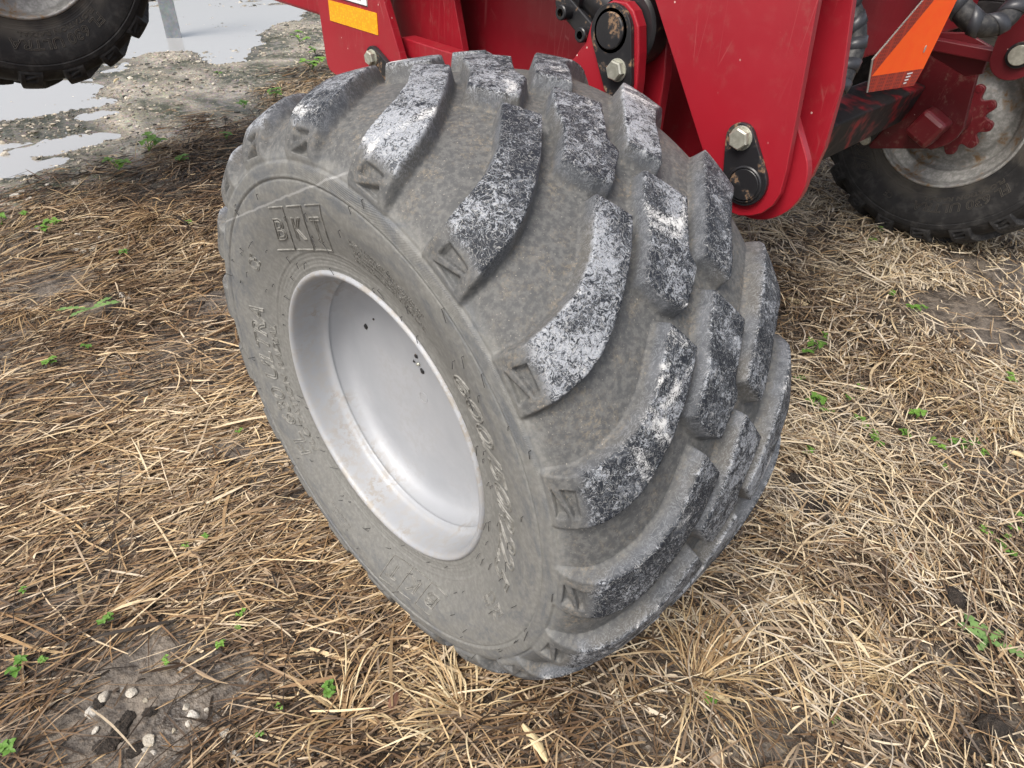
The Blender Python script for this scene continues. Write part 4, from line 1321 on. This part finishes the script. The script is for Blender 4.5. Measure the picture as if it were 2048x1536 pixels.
lclods = [(345, 612, 26), (300, 590, 18), (398, 610, 16), (440, 640, 16), (352, 570, 18), (310, 765, 16), (240, 1465, 30), (215, 1490, 28), (255, 1440, 22), (300, 1425, 18), (200, 1405, 18), (270, 1500, 22)]
for i, (u, v, s) in enumerate(lclods):
    p = ground_at(u, v); d = dist_c(p.x, p.y); r = s * d / 1304.6 * .5
    o = obj('soil_clod', CL[(i + 1) % 4]); o.location = (p.x, p.y, p.z + r * .1); o.scale = (r * 1.3, r * .9, r * .35); o.rotation_euler = (0, 0, i * 1.7)
    if i < 6: tag(o, 'wet black mud lump in the straw left of the wheel', 'soil clod', 'mud lumps on the left')
    else: tag(o, 'black rotted clump in the bare muddy patch at lower left', 'soil clod', 'rotted clumps in the muddy patch')

# ------------------------------------------------------------------ weeds
g = G('weed_leaf')
co = g.coord()
oi = g.n('ShaderNodeObjectInfo').outputs['Random']
LEAF = g.out(g.mix(g.step(g.noise(co, 60, 3), .35, .65), g.mix(oi, (.065, .145, .024), (.115, .225, .036)), g.mix(oi, (.09, .20, .03), (.165, .30, .048))), .5, spec=.35)
LEAF.node_tree.nodes['Principled BSDF'].inputs['Subsurface Weight'].default_value = 0.0
g = G('dandelion_leaf')
co = g.coord()
DLEAF = g.out(g.mix(g.step(g.noise(co, 40, 3), .35, .65), (.085, .16, .045), (.15, .25, .075)), .5)

def leaflet(c, d, L, Wd, up_, curl=.15, n=5):
    """a rounded leaflet with a folded midrib, as vertices and quads"""
    d = np.array(d, float); d /= np.linalg.norm(d)
    sd_ = np.cross(d, [0, 0, 1]); sd_ /= np.linalg.norm(sd_) + 1e-9
    nn = np.cross(sd_, d)
    t = np.linspace(0, 1, n)
    w_ = Wd * np.sin(np.pi * (t ** .75) * .93 + .12)
    mid_ = np.array(c) + d * (t * L)[:, None] - nn * (curl * L * t ** 2)[:, None]
    Lp = mid_ - sd_ * (w_ * .5)[:, None] + nn * (w_ * .16)[:, None]
    Rp = mid_ + sd_ * (w_ * .5)[:, None] + nn * (w_ * .16)[:, None]
    Vv = np.stack([Lp, mid_, Rp], 1).reshape(-1, 3)
    i = np.arange(n - 1)[:, None] * 3; j = np.arange(2)[None]
    F = np.stack([i + j, i + j + 1, i + j + 4, i + j + 3], -1).reshape(-1, 4)
    return Vv, F
def weed_mesh(seed, stems):
    R = random.Random(seed); parts = []
    for s in range(stems):
        a = R.uniform(0, 6.28); ln = R.uniform(.3, 1.0); hgt = R.uniform(.35, .8)
        tip = np.array([math.cos(a) * ln, math.sin(a) * ln, hgt])
        parts.append(tube([np.zeros(3), tip * [.5, .5, .75], tip], [.03, .025, .02], 4))
        k = R.choice([3, 3, 4])
        for q in range(k):
            b_ = a + q * 6.28 / k + R.uniform(-.25, .25)
            parts.append(leaflet(tip, (math.cos(b_), math.sin(b_), R.uniform(-.15, .35)), R.uniform(.38, .62), R.uniform(.34, .52), 1))
    return merge(parts)
WEEDS = [np_mesh('weed', *weed_mesh(40 + k, 3 + k), LEAF, True) for k in range(5)]
def weed(u, v, px, k, label, group):
    p = ground_at(u, v); d = dist_c(p.x, p.y); r = px * d / 1304.6 * .5 / 1.25
    o = obj('weed', WEEDS[k % 5]); o.location = (p.x, p.y, p.z + .018); o.scale = (r * 1.1, r * 1.1, r * 1.25); o.rotation_euler = (0, 0, k * 2.1)
    tag(o, label, 'weed', group)
gw = [(300, 308, 58), (240, 346, 44), (362, 328, 26), (455, 285, 34), (490, 222, 34), (552, 200, 40), (625, 143, 48), (632, 112, 26), (600, 88, 40), (440, 158, 20)]
for i, (u, v, s) in enumerate(gw):
    weed(u, v, s, i + 2, 'small green weed growing in the wet gravel towards the puddles', 'weeds in the gravel')
lw = [(8, 456, 40), (95, 472, 42), (112, 458, 24), (178, 706, 18), (100, 735, 26), (380, 455, 18), (55, 440, 22), (252, 515, 22), (480, 872, 14)]
for i, (u, v, s) in enumerate(lw):
    weed(u, v, s, i, 'small green weed in the flattened straw at upper left', 'weeds at upper left')
bw = [(42, 1350, 44), (90, 1334, 20), (15, 1515, 40), (213, 1250, 28), (375, 1103, 20), (416, 1083, 20), (445, 1296, 24), (484, 1236, 18), (668, 1385, 38), (560, 1422, 18), (525, 1480, 20), (58, 1192, 18), (340, 1330, 18), (480, 1268, 14)]
for i, (u, v, s) in enumerate(bw):
    weed(u, v, s, i + 1, 'small green seedling in the straw at lower left', 'seedlings at lower left')
rw = [(1622, 712, 56), (1642, 688, 30), (1622, 822, 50), (1650, 835, 24), (1605, 914, 28), (1690, 808, 24), (1710, 850, 30), (1722, 862, 20), (1738, 882, 26), (1752, 895, 24), (1712, 785, 20), (1828, 845, 44), (1808, 880, 28),
      (1866, 900, 28), (1905, 900, 24), (1925, 902, 30), (1945, 896, 22), (1960, 920, 22), (1828, 632, 32), (1775, 597, 18), (1756, 470, 26), (1740, 490, 18), (1858, 486, 20), (2008, 768, 26), (2035, 1043, 26), (2012, 1065, 24), (2006, 1085, 20), (1995, 1098, 22), (2003, 1112, 28), (1965, 1078, 26),
      (1665, 1446, 24), (1408, 1410, 30), (1420, 1416, 20), (1595, 770, 22), (1880, 945, 16)]
for i, (u, v, s) in enumerate(rw):
    weed(u, v, s, i, 'small bright clover seedling in the straw right of the tyre', 'clover seedlings on the right')

def jagged_leaf(L, Wd, seed):
    """toothed leaf lying along +x"""
    R = random.Random(seed); n = 13; t = np.linspace(0, 1, n)
    env = Wd * (.18 + .82 * np.sin(np.pi * np.clip(t * .92 + .05, 0, 1)) * (.35 + .65 * t))
    tooth = np.where(np.arange(n) % 2 == 0, .38, 1.0)
    tooth[-3:] = [1.0, .62, .05]
    w_ = env * tooth
    zc = .18 * L * np.sin(t * 2.6) * .5
    xx = t * L
    shift = np.where(np.arange(n) % 2 == 1, -.05 * L, 0)
    Vv = np.stack([np.stack([xx + shift, -w_, zc + .12 * w_], -1), np.stack([xx, 0 * xx, zc], -1), np.stack([xx + shift, w_, zc + .12 * w_], -1)], 1).reshape(-1, 3)
    i = np.arange(n - 1)[:, None] * 3; j = np.arange(2)[None]
    return Vv, np.stack([i + j, i + j + 1, i + j + 4, i + j + 3], -1).reshape(-1, 4)
def dandelion(u, v, leaves, label):
    p = ground_at(u, v)
    e = empty('dandelion', (p.x, p.y, p.z + .036)); tag(e, label, 'weed')
    for k, (a, L, Wd) in enumerate(leaves):
        Vv, F = jagged_leaf(L, Wd, k)
        o = obj('leaf', np_mesh('leaf', Vv, F, DLEAF, True), e)
        o.rotation_euler = (0, 0, rad(a))
dandelion(1958, 1298, [(60, .075, .020), (95, .07, .018), (-20, .062, .014), (-75, .085, .018), (170, .045, .012), (25, .05, .012)], 'ragged toothed dandelion leaves on the straw at right')
dandelion(190, 634, [(-15, .10, .020), (150, .12, .016), (20, .09, .016), (190, .08, .014)], 'pale green dandelion rosette in the straw left of the wheel')

ORD = ['leftmost', 'second from left', 'third from left', 'fourth from left', 'fifth from left', 'sixth from left', 'seventh from left', 'eighth from left', 'ninth from left', 'tenth from left']
def single_out():
    """things that share a description are told apart by their place in the row, seen from the camera"""
    groups = {}
    for o in COL.objects:
        if o.parent is None and o.get('label') and o.get('group'):
            groups.setdefault(o['label'], []).append(o)
    for lb, os_ in groups.items():
        if len(os_) < 2: continue
        def px(o):
            q = np.array(o.location) - CAM_C; return (q @ CAM_R) / (q @ CAM_D)
        os_.sort(key=px); n = len(os_)
        for i, o in enumerate(os_):
            if i < 10 and i <= (n - 1) / 2: w_ = ORD[i]
            elif n - 1 - i < 10: w_ = ORD[n - 1 - i].replace('left', 'right')
            else: w_ = ['eleventh', 'twelfth', 'thirteenth', 'fourteenth', 'fifteenth', 'sixteenth', 'seventeenth', 'eighteenth', 'nineteenth', 'twentieth', 'twenty-first', 'twenty-second', 'twenty-third', 'twenty-fourth', 'twenty-fifth'][i - 10] + ' from left'
            o['label'] = ' '.join(lb.split()[:12]) + ', ' + w_

# ------------------------------------------------------------------ husks and dead leaves
def scrap_mat(name, a, b):
    g = G(name); co = g.coord()
    s = g.noise(g.mapping(co, (6, 60, 60)), 4, 4, .6)
    return g.out(g.mix(g.step(s, .35, .65), a, b), .7)
HUSK = scrap_mat('dry_husk', (.42, .32, .17), (.58, .48, .29))
BARK = scrap_mat('grey_bark', (.22, .17, .12), (.34, .27, .2))
DEAD = scrap_mat('dead_leaf', (.10, .045, .028), (.20, .10, .06))
def husk(name, u, v, L, Wd, a, mat, label, cat, thick=.10, seed=0):
    """a curled scrap: boat-shaped with thickness"""
    p = ground_at(u, v); R = random.Random(seed); n, m = 11, 7
    t = np.linspace(0, 1, n); q = np.linspace(-1, 1, m)
    w_ = Wd * .5 * np.sin(np.pi * np.clip(.06 + .9 * t, 0, 1)) ** .6 * (1 + .12 * np.array([R.uniform(-1, 1) for _ in range(n)]))
    X = (t - .5)[:, None] * L + 0 * q; Y = w_[:, None] * q + .10 * Wd * np.sin(t * 3)[:, None]
    Zt = .35 * Wd * (1 - q[None] ** 2) * .7 + .05 * L * np.sin(t * 3.1)[:, None]
    top = np.stack([X, Y, Zt], -1).reshape(-1, 3); bot = top - [0, 0, Wd * thick]
    i = np.arange(n - 1)[:, None] * m; j = np.arange(m - 1)[None]
    F = np.stack([i + j, i + j + 1, i + j + m + 1, i + j + m], -1).reshape(-1, 4)
    o = obj(name, np_mesh(name, np.concatenate([top, bot]), np.concatenate([F, F + n * m]), mat, True))
    o.location = (p.x, p.y, p.z + .022); o.rotation_euler = (R.uniform(-.2, .2), R.uniform(-.1, .1), rad(a))
    tag(o, label, cat)
husk('wood_chip', 2036, 922, .075, .026, -75, HUSK, 'pale smooth wood chip at the right picture edge', 'wood chip', seed=1)
husk('wood_chip', 1592, 612, .085, .030, 100, HUSK, 'pale curled husk beside the tread shoulder', 'husk', seed=2)
husk('wood_chip', 1425, 1398, .075, .016, -70, HUSK, 'narrow blunt wood chip in the straw below the tread', 'wood chip', seed=3)
husk('dry_leaf', 1420, 1268, .085, .014, -85, BARK, 'long folded dry blade leaning near the tyre foot', 'leaf', seed=4)
husk('dry_leaf', 1445, 1350, .055, .018, 20, BARK, 'short grey bark strip in straw under the tread', 'bark', seed=5)
husk('dry_leaf', 1432, 1522, .042, .034, 40, BARK, 'greyish dead leaf at the bottom picture edge', 'leaf', seed=6)
husk('dry_leaf', 790, 1412, .036, .024, 30, DEAD, 'crumpled brown dead leaf in front of the tyre', 'leaf', seed=7)
husk('dry_leaf', 1815, 1128, .055, .030, 10, DEAD, 'crumpled reddish brown leaf right of the tyre', 'leaf', seed=8)
husk('dry_leaf', 1068, 1495, .085, .020, -100, HUSK, 'pale curved corn husk at the bottom picture edge', 'husk', seed=9)
husk('dry_leaf', 235, 168, .16, .018, 60, HUSK, 'thin pale stick on the mossy gravel by the puddle', 'stick', seed=10)
single_out()
